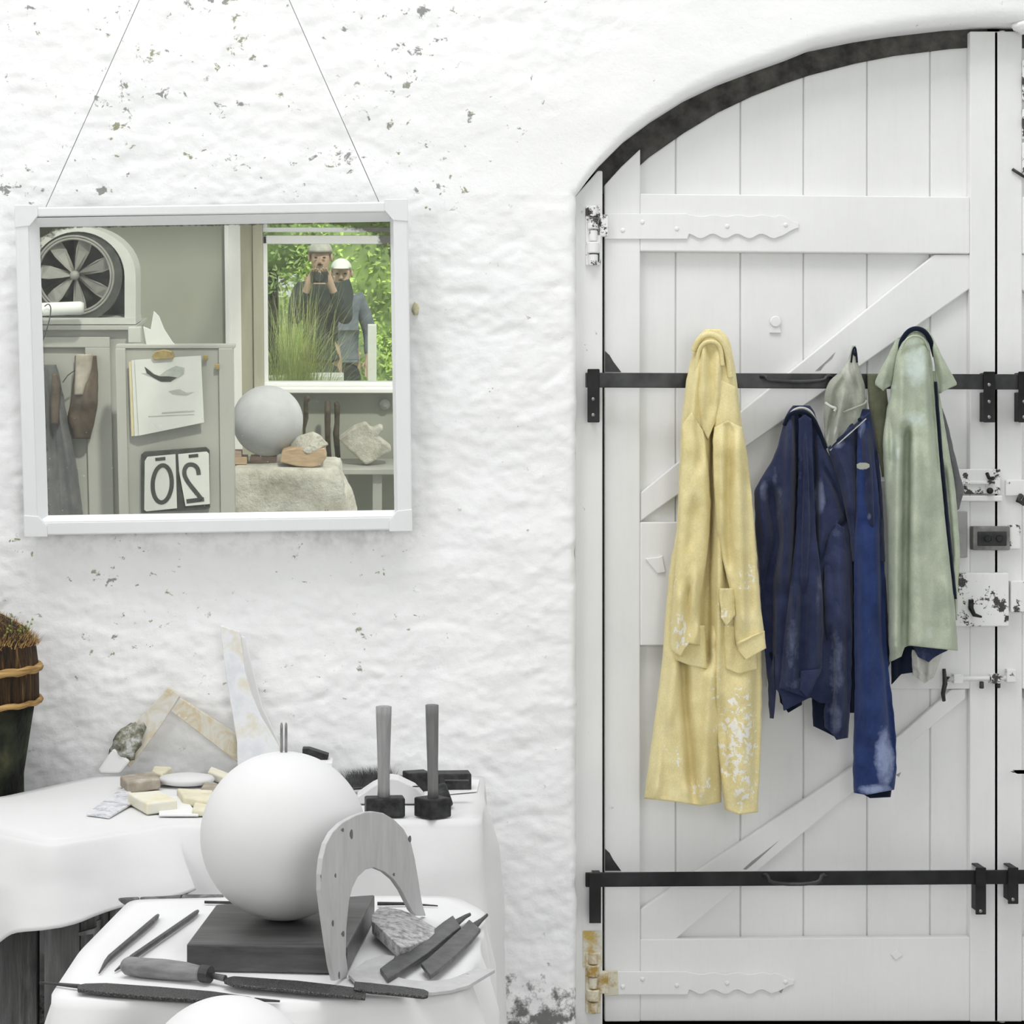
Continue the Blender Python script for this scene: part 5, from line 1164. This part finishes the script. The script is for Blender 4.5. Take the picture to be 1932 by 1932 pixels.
for k in range(7):
    a = 2*math.pi*k/7+.35; d = Vector((math.cos(a), 0, math.sin(a))); s = Vector((-d.z, 0, d.x)); mb = MB()
    pr = []
    for f, wd in ((.06, .04), (.3, .12), (.6, .20), (.8, .20), (.86, .10)): pr.append((f, wd))
    up = [c+d*RR*f+s*RR*wd*.75+Vector((0, .012, 0)) for f, wd in pr]; dn = [c+d*RR*f-s*RR*wd*.75+Vector((0, -.012, 0)) for f, wd in pr]
    mb.prism(up+dn[::-1], (0, -.004, 0)); mb.build('fan_blade', M['blade'], fan, smooth=False)
mb = MB(); mb.lathe(c+Vector((0, .02, 0)), [(.022, -.03), (.022, .01), (.012, .018), (.0001, .02)], 20, M=Matrix.Rotation(-math.pi/2, 3, 'X')); mb.build('hub', M['blade'], fan, smooth=True)
for a in (math.pi/2, -.55, math.pi+.45):
    mb = MB(); d = Vector((math.cos(a), 0, math.sin(a))); mb.tube([c+d*.02+Vector((0, -.06, 0)), c+d*RR+Vector((0, -.06, 0))], .014, 8); mb.build('rear_strut', M['ink'], fan)
mb = MB(); mb.tube([R(40, 585, tf-.10), R(152, 581, tf-.10), R(158, 581, tf-.10)], [.031, .031, .024], 20); tag(mb.build('paper_roll', M['paper'], None, smooth=True), 'white rolled tube lying in front of the old fan in the mirror', 'roll')
mb = MB(); mb.tube(smooth_pts([R(84, 578, tf-.15), R(92, 572, tf-.15), R(97, 582, tf-.15), R(92, 610, tf-.15), R(80, 645, tf-.15)], 2, False), .003, 6); tag(mb.build('hook_wire', M['ink'], None, smooth=True), 'thin bent wire hanging over the white roll in the mirror', 'wire')
bx = MB(); bx.box((xr(244, 3.85)+.02, -3.90, zr(633, 3.85, 240)), (.06, .06, .075)); tag(bx.build('box', M['fanwhite'], None, bevel=.004), 'small pale box between the fan cabinet and the notice board, in the mirror', 'box')
# hanging clothes on the cabinet
dg = thing('overall_coat', 'dark grey coat hanging at the lower left edge of the mirror', 'coat', R(95, 690, 3.88))
def PR(px, py, off): return R(px, py, 3.93-off)
cl('body', [(688, 70), (720, 60), (850, 55), (980, 50)], [(688, 106), (705, 112), (760, 122), (850, 140), (900, 148), (980, 158)], [([(88, 720), (100, 830), (112, 960)], -.02, 5), ([(104, 740), (128, 860), (140, 960)], .018, 6), ([(80, 740), (86, 960)], .012, 6), ([(118, 880), (128, 970)], -.015, 5)], .0, [(688, .03), (980, .08)], 'grey', dg, proj=PR, step=5, seed=51)
cl('dark_collar', [(705, 98), (760, 96)], [(705, 108), (730, 116), (755, 114), (800, 112)], [], .06, .03, 'leather', dg, proj=PR, step=4, seed=52)
lb = thing('leather_mitt', 'worn brown leather mitt hanging beside the dark grey coat in the mirror', 'mitt', R(158, 672, 3.88))
cl('mitt', [(671, 141), (700, 140), (760, 133), (790, 126), (810, 134), (828, 138)], [(671, 182), (700, 185), (760, 185), (800, 178), (828, 170)], [([(165, 720), (160, 800)], .015, 8)], .0, [(671, .04), (760, .09), (828, .06)], 'leather', lb, proj=PR, step=4, seed=53)
cl('cuff', [(668, 143), (700, 142), (735, 140)], [(668, 176), (700, 172), (745, 160)], [], .062, [(668, .02), (740, .035)], 'leatherpale', lb, proj=PR, step=4, seed=54)
mb = MB(); mb.tube([R(118, 722, 3.84), R(128, 708, 3.84), R(142, 698, 3.84)], .003, 6); mb.build('strap', M['ink'], lb)
mb = MB(); mb.tube([R(158, 676, 3.9), R(160, 668, 3.94)], .004, 6); mb.build('hanging_peg', M['ink'], lb)
# notice board panel
tb_ = 3.6; pan = thing('notice_board', 'pale upright board with the calendar and number cards, centre left in the mirror', 'board', (xr(330, tb_), -tb_-.03, 0))
z1 = zr(657, tb_, 330); mb = MB(); xa, xb = xr(217, tb_), xr(439, tb_); mb.box(((xa+xb)/2, -tb_-.03, z1/2), (xb-xa, .05, z1)); mb.build('panel', M['cabwhite'], pan, bevel=.004)
for a, b in ((217, 236), (412, 439)):
    mb = MB(); xa, xb = xr(a, tb_), xr(b, tb_); mb.box(((xa+xb)/2, -tb_+.004, z1/2), (xb-xa, .016, z1)); mb.build('batten', M['cabwhite'], pan, bevel=.003)
mb = MB(); mb.box((xr(330, tb_), -tb_-.03, z1+.008), (xr(440, tb_)-xr(215, tb_), .07, .016)); mb.build('cap', M['cabwhite'], pan, bevel=.002)
for px, py in ((388, 675), (410, 692)):
    mb = MB(); mb.box(R(px, py, tb_-.015), (.02, .012, .025)); mb.build('brass_catch', M['brass'], pan, bevel=.002)
# white torn paper shape on the board's top
rp_ = rp('folded_paper', [(270, 665), (276, 650), (270, 616), (284, 622), (290, 587), (300, 597), (310, 622), (325, 645), (345, 666)], tb_+.02, .012, 'paper', None, .002); rp_.location.z = rp_.location.z; tag(rp_, 'white pointed folded paper standing on top of the notice board in the mirror', 'paper')
# calendar
cal = thing('calendar', 'hanging calendar with a dark bird drawing, clipped to the notice board in the mirror', 'calendar', R(315, 670, tb_-.02))
rp('back_pages', [(243, 683), (262, 678), (268, 820), (248, 823)], tb_-.028, .006, 'paperedge', cal, 0)
rp('page', [(248, 680), (378, 672), (384, 798), (254, 823)], tb_-.036, .004, 'paper', cal, 0)
rp('page', [(254, 679), (379, 671), (385, 797), (262, 822)], tb_-.044, .003, 'paper', cal, 0)
rp('drawing', [(273, 692), (282, 698), (292, 706), (300, 709), (315, 698), (332, 690), (348, 694), (347, 705), (338, 712), (318, 720), (300, 719), (288, 712), (267, 704), (280, 704)], tb_-.0455, .0012, 'inklight', cal, 0)
rp('drawing', [(273, 692), (290, 706), (302, 710), (318, 710), (334, 712), (322, 720), (304, 720), (290, 713), (277, 704)], tb_-.0467, .001, 'ink', cal, 0)
for q in ([(318, 738), (338, 734), (352, 741), (366, 739), (352, 746), (326, 744)], [(305, 778), (366, 774), (366, 776.5), (305, 780.5)], [(280, 785), (366, 781), (366, 782.2), (280, 786.4)]):
    rp('print', q, tb_-.0455, .001, 'inklight', cal, 0)
rp('spring_clip', [(286, 672), (292, 664), (308, 660), (324, 663), (329, 671), (326, 677), (290, 679)], tb_-.060, .03, 'brass', cal, .003)
# number cards
numb = thing('number_cards', 'black-framed pair of white cards reading 20, under the calendar in the mirror', 'sign', R(330, 965, tb_-.02))
rp('frame', [(266, 968), (266, 858), (272, 853), (388, 844), (395, 850), (396, 958), (390, 961)], tb_-.022, .018, 'ink', numb, .002)
rp('card', [(272, 962), (276, 965), (334, 959), (331, 857), (278, 862), (273, 870)], tb_-.030, .004, 'paper', numb, .0008)
rp('card', [(350, 955), (396, 951), (394, 856), (390, 852), (336, 857), (338, 890)], tb_-.034, .004, 'paper', numb, .0008)
def rstroke(nm, pts, wdt, t, par, closed=False):
    if closed: pts = pts+[pts[0], pts[1]]
    L, Rr = ribbon(pts, wdt); mb = MB()
    for i in range(len(pts)-1): rprism(mb, [L[i], L[i+1], Rr[i+1], Rr[i]], t, .0015)
    mb.build(nm, M['ink'], par)
rstroke('digit', [(306+18*math.cos(a)-(math.sin(a))*1.5, 913+35*math.sin(a)) for a in [2*math.pi*i/32 for i in range(32)]], 8, tb_-.032, numb, True)
two = [(375, 896), (374, 886), (369, 879), (362, 876), (354, 877), (349, 883), (347, 892), (350, 902), (357, 913), (366, 924), (374, 934), (381, 943)]
two = [(p.x, p.y) for p in smooth_pts([Vector((a, b)) for a, b in two], 2, False)]
rstroke('digit', two, 8, tb_-.036, numb); rstroke('digit', [(352, 946), (385, 942)], 8, tb_-.036, numb)
rstroke('slot', [(293, 867), (312, 865)], 6, tb_-.032, numb); rstroke('slot', [(356, 861), (374, 859)], 6, tb_-.036, numb)
# stone block, sphere, wood blocks and rocks
t = NT('rough_cut_stone'); v = t.coord(); t.color(t.ramp(t.noise(v, 7, 7, .65), [(.3, (.34, .33, .27)), (.5, (.52, .51, .45)), (.7, (.68, .67, .62))])); t.bump(t.noise(v, 9, 8, .7), 1, .03); M['roughstone'] = t.set(.9)
ts = 4.0; zt0 = zr(884, ts, 520); bm_ = bmesh.new(); bmesh.ops.create_grid(bm_, x_segments=1, y_segments=1, size=1); bm_.free()
xa, xb = xr(425, ts, 900), xr(652, ts, 900)
def roughbox(nm, x0, x1, y0, y1, z0, z1, amp, mat, seed, label, cat, n=22):
    mb = MB(); c = Vector(((x0+x1)/2, (y0+y1)/2, (z0+z1)/2)); h = Vector(((x1-x0)/2, (y1-y0)/2, (z1-z0)/2))
    bm = bmesh.new(); bmesh.ops.create_cube(bm, size=2); bmesh.ops.subdivide_edges(bm, edges=bm.edges, cuts=n, use_grid_fill=True)
    for v_ in bm.verts:
        p = v_.co; q = Vector([math.copysign(abs(a)**1, a) for a in p]); m_ = max(abs(q.x), abs(q.y), abs(q.z)); e = sorted((abs(q.x), abs(q.y), abs(q.z)))[1]
        q = q*(1-.04*max(0, e-.85)/.15); w_ = Vector((c.x+q.x*h.x, c.y+q.y*h.y, c.z+q.z*h.z))
        nr_ = p.normalized(); d = amp*(noise.fractal(w_*5+Vector((seed, 0, 0)), .8, 2, 5)-.4)
        if q.z > .97: d *= .15
        mb.v.append(w_+nr_*d if q.z > -.9 else Vector((w_.x, w_.y, z0)))
    mb.f = [tuple(v_.index for v_ in f.verts) for f in bm.faces]; bm.free()
    return tag(mb.build(nm, M[mat], None, smooth=True), label, cat)
roughbox('stone_block', xa, xb, -ts-.42, -ts+.02, 0, zt0, .03, 'roughstone', 2, 'big rough-cut stone block under the grey sphere in the mirror', 'stone')
mb = MB(); rr = 66/(3450/(5+4.2)); sc = R(505, 794, 4.2); M['greysphere'] = simple('pale_grey_stone', (.45, .46, .48), .7, 0, .06, 14, .15); mb.sphere(sc, rr, 64, 40); tag(mb.build('stone_sphere', M['greysphere'], None, smooth=True), 'pale grey stone sphere on small wooden blocks, reflected in the mirror', 'sphere')
M['pinkwood'] = simple('pinkish_wood', (.36, .27, .21), .7, 0, .2, 9, .2, (2, 2, 10)); M['tanwood'] = simple('tan_wood', (.42, .31, .20), .7, 0, .2, 9, .2, (2, 2, 10))
def wb(label, px0, px1, y0, hgt, dep, mat, zb=zt0):
    mb = MB(); xa, xb = xr(px0, y0, 880), xr(px1, y0, 880); mb.box(((xa+xb)/2, -y0-dep/2, zb+hgt/2), (xb-xa, dep, hgt)); return tag(mb.build('wood_block', M[mat], None, bevel=.003), label, 'block')
hb = sc.z-rr*math.cos(math.asin(.035/rr))-zt0
wb('pinkish wooden block under the middle of the reflected grey sphere', 472, 522, 4.16, max(.03, hb), .07, 'pinkwood')
wb('lower dark wooden block left of the pinkish one under the reflected sphere', 436, 466, 4.12, .035, .10, 'tanwood')
wb('small upper wooden block on the dark block left of the reflected sphere', 436, 456, 4.13, .028, .08, 'pinkwood', zt0+.035)
mb = MB(); rprism(mb, [(528, 893), (532, 872), (560, 866), (612, 868), (616, 885), (604, 900), (590, 903), (560, 901)], 4.02, .14)
zm = min(p.z for p in mb.v); 
for p in mb.v: p.z += zt0+.002-zm
o = tag(mb.build('wood_slab', M['tanwood'], None, bevel=.006), 'tan wooden slab under the white rock on the stone block in the mirror', 'slab'); ztop = max(p.z for p in mb.v)
mb = MB(); mb.rock(R(581, 842, 4.09), (.095, .075, .078), 21, .2, 1.4, 4, 9); tag(mb.build('rock', M['roughstone'], None), 'pale faceted rock on a wooden slab beside the reflected sphere', 'rock')
mb = MB(); mb.rock(R(640, 935, 4.62)+Vector((.01, 0, -.10)), (.09, .12, .34), 27, .12, 1.5, 4, 6); tag(mb.build('rock', M['roughstone'], None), 'tall white rock standing right of the big stone block in the mirror', 'rock')
# shelf below the window with stones and tools
tsf = 4.92; zs = zr(884, tsf, 690); xa, xb = xr(600, tsf, 880), xr(860, tsf, 880)
sh = thing('shelf_bench', 'low pale bench under the window, at the lower right of the mirror', 'bench', ((xa+xb)/2, -tsf-.15, 0))
mb = MB(); mb.box(((xa+xb)/2, -tsf-.16, zs-.015), (xb-xa, .36, .03)); mb.build('bench_top', M['cabwhite'], sh, bevel=.004)
mb = MB(); mb.box(((xa+xb)/2, -tsf-.33, zs/2-.02), (xb-xa, .02, zs-.04)); mb.build('back_board', M['farwall'], sh)
for px in (648, 712, 850):
    mb = MB(); mb.box((xr(px, tsf, 900), -tsf-.05, zs/2-.016), (.05, .04, zs-.032)); mb.build('leg', M['cabwhite'], sh)
mb = MB(); xa, xb = xr(656, tsf+.1, 940), xr(702, tsf+.1, 940); mb.box(((xa+xb)/2, -tsf-.2, .17), (xb-xa, .16, .34)); tag(mb.build('storage_box', M['farwall'], None, bevel=.003), 'grey-green box under the low bench in the mirror', 'box')
t2s = 5.0
mb = MB(); rprism(mb, [(638, 822), (668, 800), (690, 792), (700, 804), (715, 798), (722, 798), (723, 806), (712, 818), (738, 838), (738, 846), (700, 868), (690, 872), (660, 845)], t2s, .10); sdz = min(p.z for p in mb.v)-zs-.004
for p in mb.v: p.z -= sdz
tag(mb.build('angular_stone', M['roughstone'], None, bevel=.012, smooth=False), 'angular white stone with a protruding arm on the low bench in the mirror', 'stone')
M['darkbrown'] = simple('dark_brown_tool', (.07, .055, .035), .6, .2, .5, 20, .2)
def rtool(label, pts, rad, t, flat=1.0, top=None):
    p = [R(x, y, t) for x, y in pts]; dz = min(q.z for q in p)-zs-.008
    for q in p: q.z -= dz*(1-(q.z-p[-1].z)/max(.001, p[0].z-p[-1].z))
    mb = MB(); mb.tube(p, rad, 10, flat=flat); return tag(mb.build('carving_tool', M['darkbrown'], None, smooth=True), label, 'tool')
rtool('slender tool with a round knob leaning left-hand on the bench wall in the mirror', [(581, 746), (580, 752), (577, 760), (577, 790), (574, 810), (573, 872)], [.012, .018, .012, .015, .008, .007], 5.14)
rtool('middle one of the three dark upright tools on the bench in the mirror', [(618, 757), (618, 790), (618, 830), (622, 872)], [.017, .017, .014, .012], 5.16)
rtool('right one of the three dark upright tools on the bench in the mirror', [(634, 759), (636, 765), (636, 800), (634, 820), (638, 872)], [.012, .016, .014, .018, .014], 5.17)
mb = MB(); mb.lathe(R(726, 763, 5.27), [(.030, 0), (.028, .006), (.018, .006), (.018, .012), (.0001, .013)], 24, M=Matrix.Rotation(-math.pi/2, 3, 'X')); tag(mb.build('wall_switch', M['fanwhite'], None, smooth=True), 'round pale fitting on the wall below the window, far right in the mirror', 'switch')

# ---------------------------------------------------------------- garden beyond the window
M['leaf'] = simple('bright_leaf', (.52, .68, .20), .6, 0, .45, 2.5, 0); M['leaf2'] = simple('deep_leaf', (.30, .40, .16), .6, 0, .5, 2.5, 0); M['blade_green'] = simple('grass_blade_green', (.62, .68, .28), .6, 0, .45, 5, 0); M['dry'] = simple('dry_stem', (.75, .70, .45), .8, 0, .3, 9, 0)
def foliage(name, label, cat, c, size, n, leaf, mat, seed, core=True):
    rnd = random.Random(seed); e = thing(name, label, cat, (c[0], c[1], 0)); mb = MB(); c = Vector(c)
    for i in range(n):
        d = Vector((rnd.gauss(0, 1), rnd.gauss(0, 1), rnd.gauss(0, 1))).normalized(); r = rnd.uniform(.55, 1.0)*(1+.25*noise.noise(d*2.2+Vector((seed, 0, 0))))
        p = c+Vector((d.x*size[0], d.y*size[1], d.z*size[2]))*r; p.z = max(.03, p.z)
        a = Vector((rnd.gauss(0, 1), rnd.gauss(0, 1), rnd.gauss(0, .6))).normalized()*leaf*rnd.uniform(.6, 1.3); b = a.cross(Vector((rnd.gauss(0, 1), rnd.gauss(0, 1), rnd.gauss(0, 1)))).normalized()*leaf*.4
        mb.add([p-a, p+b, p+a, p-b], [(0, 1, 2, 3)])
    o = mb.build('leaves', M[mat], e); o['kind'] = 'stuff'
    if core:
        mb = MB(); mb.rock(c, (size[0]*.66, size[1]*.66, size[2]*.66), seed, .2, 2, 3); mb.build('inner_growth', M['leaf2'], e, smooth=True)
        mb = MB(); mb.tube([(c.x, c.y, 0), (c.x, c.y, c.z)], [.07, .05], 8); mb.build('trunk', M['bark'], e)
    return e
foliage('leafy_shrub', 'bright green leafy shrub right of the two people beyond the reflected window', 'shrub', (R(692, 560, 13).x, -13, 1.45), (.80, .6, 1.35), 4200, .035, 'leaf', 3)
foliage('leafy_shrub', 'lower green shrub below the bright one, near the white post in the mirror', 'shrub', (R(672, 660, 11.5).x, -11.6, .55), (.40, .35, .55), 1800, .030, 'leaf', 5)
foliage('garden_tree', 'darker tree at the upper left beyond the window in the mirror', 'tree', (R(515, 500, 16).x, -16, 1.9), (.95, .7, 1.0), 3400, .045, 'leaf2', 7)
foliage('garden_tree', 'tall pale green tree in the background of the garden in the mirror', 'tree', (R(640, 500, 22).x, -23, 2.2), (4.4, 1.2, 2.2), 9000, .075, 'leaf', 9)
foliage('leafy_shrub', 'shrub at the far right of the window reflection', 'shrub', (R(735, 600, 14).x+.7, -15.4, 1.2), (1.1, .8, 1.2), 3200, .045, 'leaf', 13)
# tall grass clump
rnd = random.Random(21); gc = R(545, 720, 8.3); mb = MB(); mb2 = MB()
for i in range(950):
    b = Vector((gc.x+rnd.gauss(0, .10), gc.y+rnd.gauss(0, .08), 0)); dirv = Vector((rnd.gauss(.20, .30), rnd.gauss(0, .2), 0)); H = rnd.uniform(.95, 1.9); wd = rnd.uniform(.0025, .006)
    pts = []
    for k in range(7): f = k/6; pts.append(b+dirv*f*f*1.0+Vector((0, 0, H*(f-.16*f*f*f*dirv.length*3))))
    s = dirv.cross(Vector((0, 0, 1))).normalized()*wd if dirv.length > .01 else Vector((wd, 0, 0)); tgt = mb2 if rnd.random() < .18 else mb
    n0 = len(tgt.v)
    for k, p in enumerate(pts): w_ = 1-k/6.3; tgt.v += [p+s*w_, p-s*w_]
    for k in range(6): a = n0+2*k; tgt.f.append((a, a+1, a+3, a+2))
gr = thing('grass_clump', 'tall feathery green grass clump just outside the window, in the mirror', 'grass', (gc.x, gc.y, 0))
mb.build('green_blades', M['blade_green'], gr)['kind'] = 'stuff'; mb2.build('dry_blades', M['dry'], gr)['kind'] = 'stuff'
# post, plinths
mb = MB(); a = R(702, 612, 9.6); mb.box((a.x, -9.6, a.z/2), (.07, .07, a.z)); tag(mb.build('white_post', M['white'], None, bevel=.005), 'short bright white post in the garden at the right of the window reflection', 'post')
mb = MB(); a = R(616, 706, 9.0); mb.box((a.x, -9.0, a.z/2), (.26, .24, a.z)); tag(mb.build('white_plinth', M['white'], None, bevel=.008), 'bright white garden plinth just above the window sill in the mirror', 'plinth')
mb = MB(); a = R(536, 712, 8.8); mb.box((a.x, -8.85, a.z/2), (.26, .20, a.z)); tag(mb.build('white_bench', M['white'], None, bevel=.008), 'lower white block left of the white plinth in the mirror', 'block')
mb = MB(); a = R(690, 690, 12); mb.box((a.x+.6, -9.0, .01), (3, 1.6, .03)); tag(mb.build('path', M['sand'], None), kind='structure')
# two people looking in
M['darkcloth'] = simple('charcoal_clothing', (.045, .055, .05), .85, 0, .2, 20, .2); M['trouser'] = simple('dark_trousers', (.035, .04, .045), .85, 0, .2, 20, .2)
M['hairgrey'] = simple('pale_grey_hair', (.50, .48, .45), .8, 0, .15, 30, .3); M['skin'] = simple('skin', (.55, .38, .30), .5, 0, .08, 20, .05); M['hairwhite'] = simple('white_cap', (.82, .82, .80), .7, 0, .04, 20, .1); M['bluecloth'] = simple('grey_blue_jacket', (.16, .18, .22), .85, 0, .2, 20, .2)
def skinmesh(nm, chains, mat, par, sub=2):
    V = []; E = []; Rd = []; idx = {}
    for ch in chains:
        prev = None
        for key, p, r in ch:
            if key is None or key not in idx:
                V.append(Vector(p)); Rd.append(r); i = len(V)-1
                if key is not None: idx[key] = i
            else: i = idx[key]
            if prev is not None: E.append((prev, i))
            prev = i
    org = ORG[par.name]; me = bpy.data.meshes.new(nm); me.from_pydata([tuple(v-org) for v in V], E, []); me.materials.append(M[mat])
    o = bpy.data.objects.new(nm, me); COL.objects.link(o); o.parent = par; ORG[o.name] = org
    sk = o.modifiers.new('skin', 'SKIN'); sk.use_smooth_shade = True
    for i, d in enumerate(me.skin_vertices[0].data): d.radius = (Rd[i], Rd[i]*(.78 if Rd[i] > .09 else 1)); d.use_root = (i == 0)
    s = o.modifiers.new('sub', 'SUBSURF'); s.levels = 1; s.render_levels = sub
    return o
def person(label, x, y, H, jacket, raise_arms, hat):
    e = thing('person', label, 'person', (x, y, 0)); k = H/1.78
    def q(a, b, c): return Vector((x+a*k, y+b*k, c*k))
    hips = q(0, 0, .95); arms = []; hands = []
    for s in (-1, 1):
        sh = q(.165*s, 0, 1.43)
        if raise_arms: el = q(.20*s, .18, 1.19); wr_ = q(.09*s, .28, 1.47); fd = Vector((-s*.35, .12, .7)).normalized()
        else: el = q(.26*s, -.02, 1.14); wr_ = q(.25*s, .10, .90); fd = Vector((0, .25, -1)).normalized()
        arms.append((s, sh, el, wr_)); hands.append((s, wr_, fd))
    body = [[('pel', hips, .13), ('waist', q(0, 0, 1.1), .12), ('chest', q(0, .0, 1.32), .145), ('neck0', q(0, 0, 1.47), .06), ('neck', q(0, .01, 1.53), .052), ('jaw', q(0, .035, 1.60), .070), ('head', q(0, .015, 1.68), .088), ('crown', q(0, .0, 1.74), .062)]]
    for s, sh, el, wr_ in arms: body.append([('chest', None, 0), (f'sh{s}', sh, .062), (f'el{s}', el, .043), (f'wr{s}', wr_, .028), (f'palm{s}', wr_+hands[0 if s < 0 else 1][2]*.06*k, .036)])
    for s in (-1, 1):
        body.append([('pel', None, 0), (f'hip{s}', q(.095*s, 0, .88), .090), (f'kn{s}', q(.10*s, .02, .49), .058), (f'an{s}', q(.10*s, -.01, .09), .040), (f'toe{s}', q(.11*s, .14, .04), .035)])
    for s, wr_, fd in hands:
        pl = wr_+fd*.06*k; sd = fd.cross(Vector((0, 1, 0))).normalized()
        for j, (o_, L) in enumerate(((-.027, .062), (-.009, .074), (.009, .070), (.026, .054))):
            b0 = pl+sd*o_+fd*.03; body.append([(f'palm{s}', None, 0), (None, b0, .0095), (None, b0+fd*L*.5+Vector((0, .012, 0)), .0085), (None, b0+fd*L+Vector((0, .03, -.004)), .007)])
        body.append([(f'palm{s}', None, 0), (None, wr_+fd*.03-sd*.036*s, .011), (None, wr_+fd*.065-sd*.055*s+Vector((0, .01, 0)), .009)])
    skinmesh('body', body, 'skin', e)
    jk = [[('c', q(0, 0, 1.02), .150), ('d', q(0, 0, 1.16), .145), ('e', q(0, 0, 1.33), .168), ('f', q(0, 0, 1.45), .085)], [('c', None, 0), (None, q(0, 0, .90), .150), (None, q(0, 0, .82), .150)]]
    for s, sh, el, wr_ in arms: jk.append([('e', None, 0), (None, sh, .082), (None, el, .060), (None, el.lerp(wr_, .9), .044)])
    skinmesh('jacket', jk, jacket, e)
    tr2 = [[('p', q(0, 0, .92), .140), ('q', q(0, 0, .84), .130)]]
    for s in (-1, 1): tr2.append([('q', None, 0), (None, q(.10*s, 0, .74), .105), (None, q(.10*s, .02, .49), .078), (None, q(.10*s, -.01, .12), .066)])
    skinmesh('trousers', tr2, 'trouser', e)
    for s in (-1, 1):
        mb = MB(); mb.sphere(q(.105*s, .05, .045), (.05*k, .14*k, .045*k), 16, 10); mb.build('shoe', M['trouser'], e, smooth=True)
    hc_ = q(0, .02, 1.69); mb = MB(); mb.sphere(hc_+Vector((0, -.012, .028)), (.094*k, .108*k, .088*k), 24, 16)
    mb.v = [Vector((p.x, p.y, max(p.z, hc_.z+(.030 if p.y > hc_.y else -.045)))) for p in mb.v]
    if hat: mb.sphere(hc_+Vector((0, .10, .034)), (.07, .065, .007), 20, 8)
    mb.build('cap' if hat else 'hair', M['hairwhite' if hat else 'hairgrey'], e, smooth=True)
    mb = MB()
    for s in (-1, 1): mb.sphere(hc_+Vector((.033*s, .088, -.012)), (.013, .008, .008), 10, 6)
    mb.build('eyes', M['ink'], e, smooth=True)
    mb = MB(); mb.prism([hc_+Vector((0, .088, .005)), hc_+Vector((.016, .085, -.045)), hc_+Vector((-.016, .085, -.045))], (0, .026, -.008)); mb.build('nose', M['skin'], e, bevel=.004)
    mb = MB(); mb.sphere(hc_+Vector((0, .082, -.068)), (.024, .010, .006), 12, 6); mb.build('mouth', M['leather'], e, smooth=True)
    for s in (-1, 1): mb = MB(); mb.sphere(hc_+Vector((.088*s, 0, -.018)), (.012, .02, .032), 10, 8); mb.build('ear', M['skin'], e, smooth=True)
    return e
p1 = R(604, 500, 9.5); p2 = R(644, 530, 10.4)
person('person in a dark jacket holding up a camera beyond the window in the mirror', p1.x, -9.6, 1.80, 'darkcloth', True, False)
person('shorter person in a white cap and grey-blue jacket beyond the reflected window', p2.x, -10.4, 1.62, 'bluecloth', False, True)
mb = MB(); kx = 1.80/1.78; mb.box((p1.x, -9.6+.30, 1.60*kx-.06), (.13, .06, .085)); mb.lathe((p1.x, -9.6+.33, 1.60*kx-.06), [(.035, 0), (.035, .07), (.03, .075)], 20, M=Matrix.Rotation(-math.pi/2, 3, 'X'))
tag(mb.build('camera', M['ink'], None, bevel=.003), 'black camera held up by the dark-jacketed person in the mirror', 'camera')

# shared groups for repeated things
for o in list(scene.objects):
    if o.parent is None and o.get('category') and not o.get('group'):
        k = o.name.split('.')[0]
        gname = {'point_chisel': 'point chisels on the front table', 'claw_chisel': 'flat chisels at the right of the front table', 'club_hammer': 'club hammers standing on the back table',
                 'plaster_sphere': 'plaster spheres in the foreground', 'steel_rod': 'thin rods on the front table', 'iron_block': 'iron blocks on the back table', 'dust_sheet': 'dust sheets over the tables',
                 'security_bar': 'iron bars across the door', 'carving_tool': 'upright tools on the low bench', 'wood_block': 'wooden blocks under the reflected sphere', 'leafy_shrub': 'shrubs in the garden', 'garden_tree': 'trees in the garden', 'person': 'people looking in from the garden'}.get(k)
        if gname: o['group'] = gname
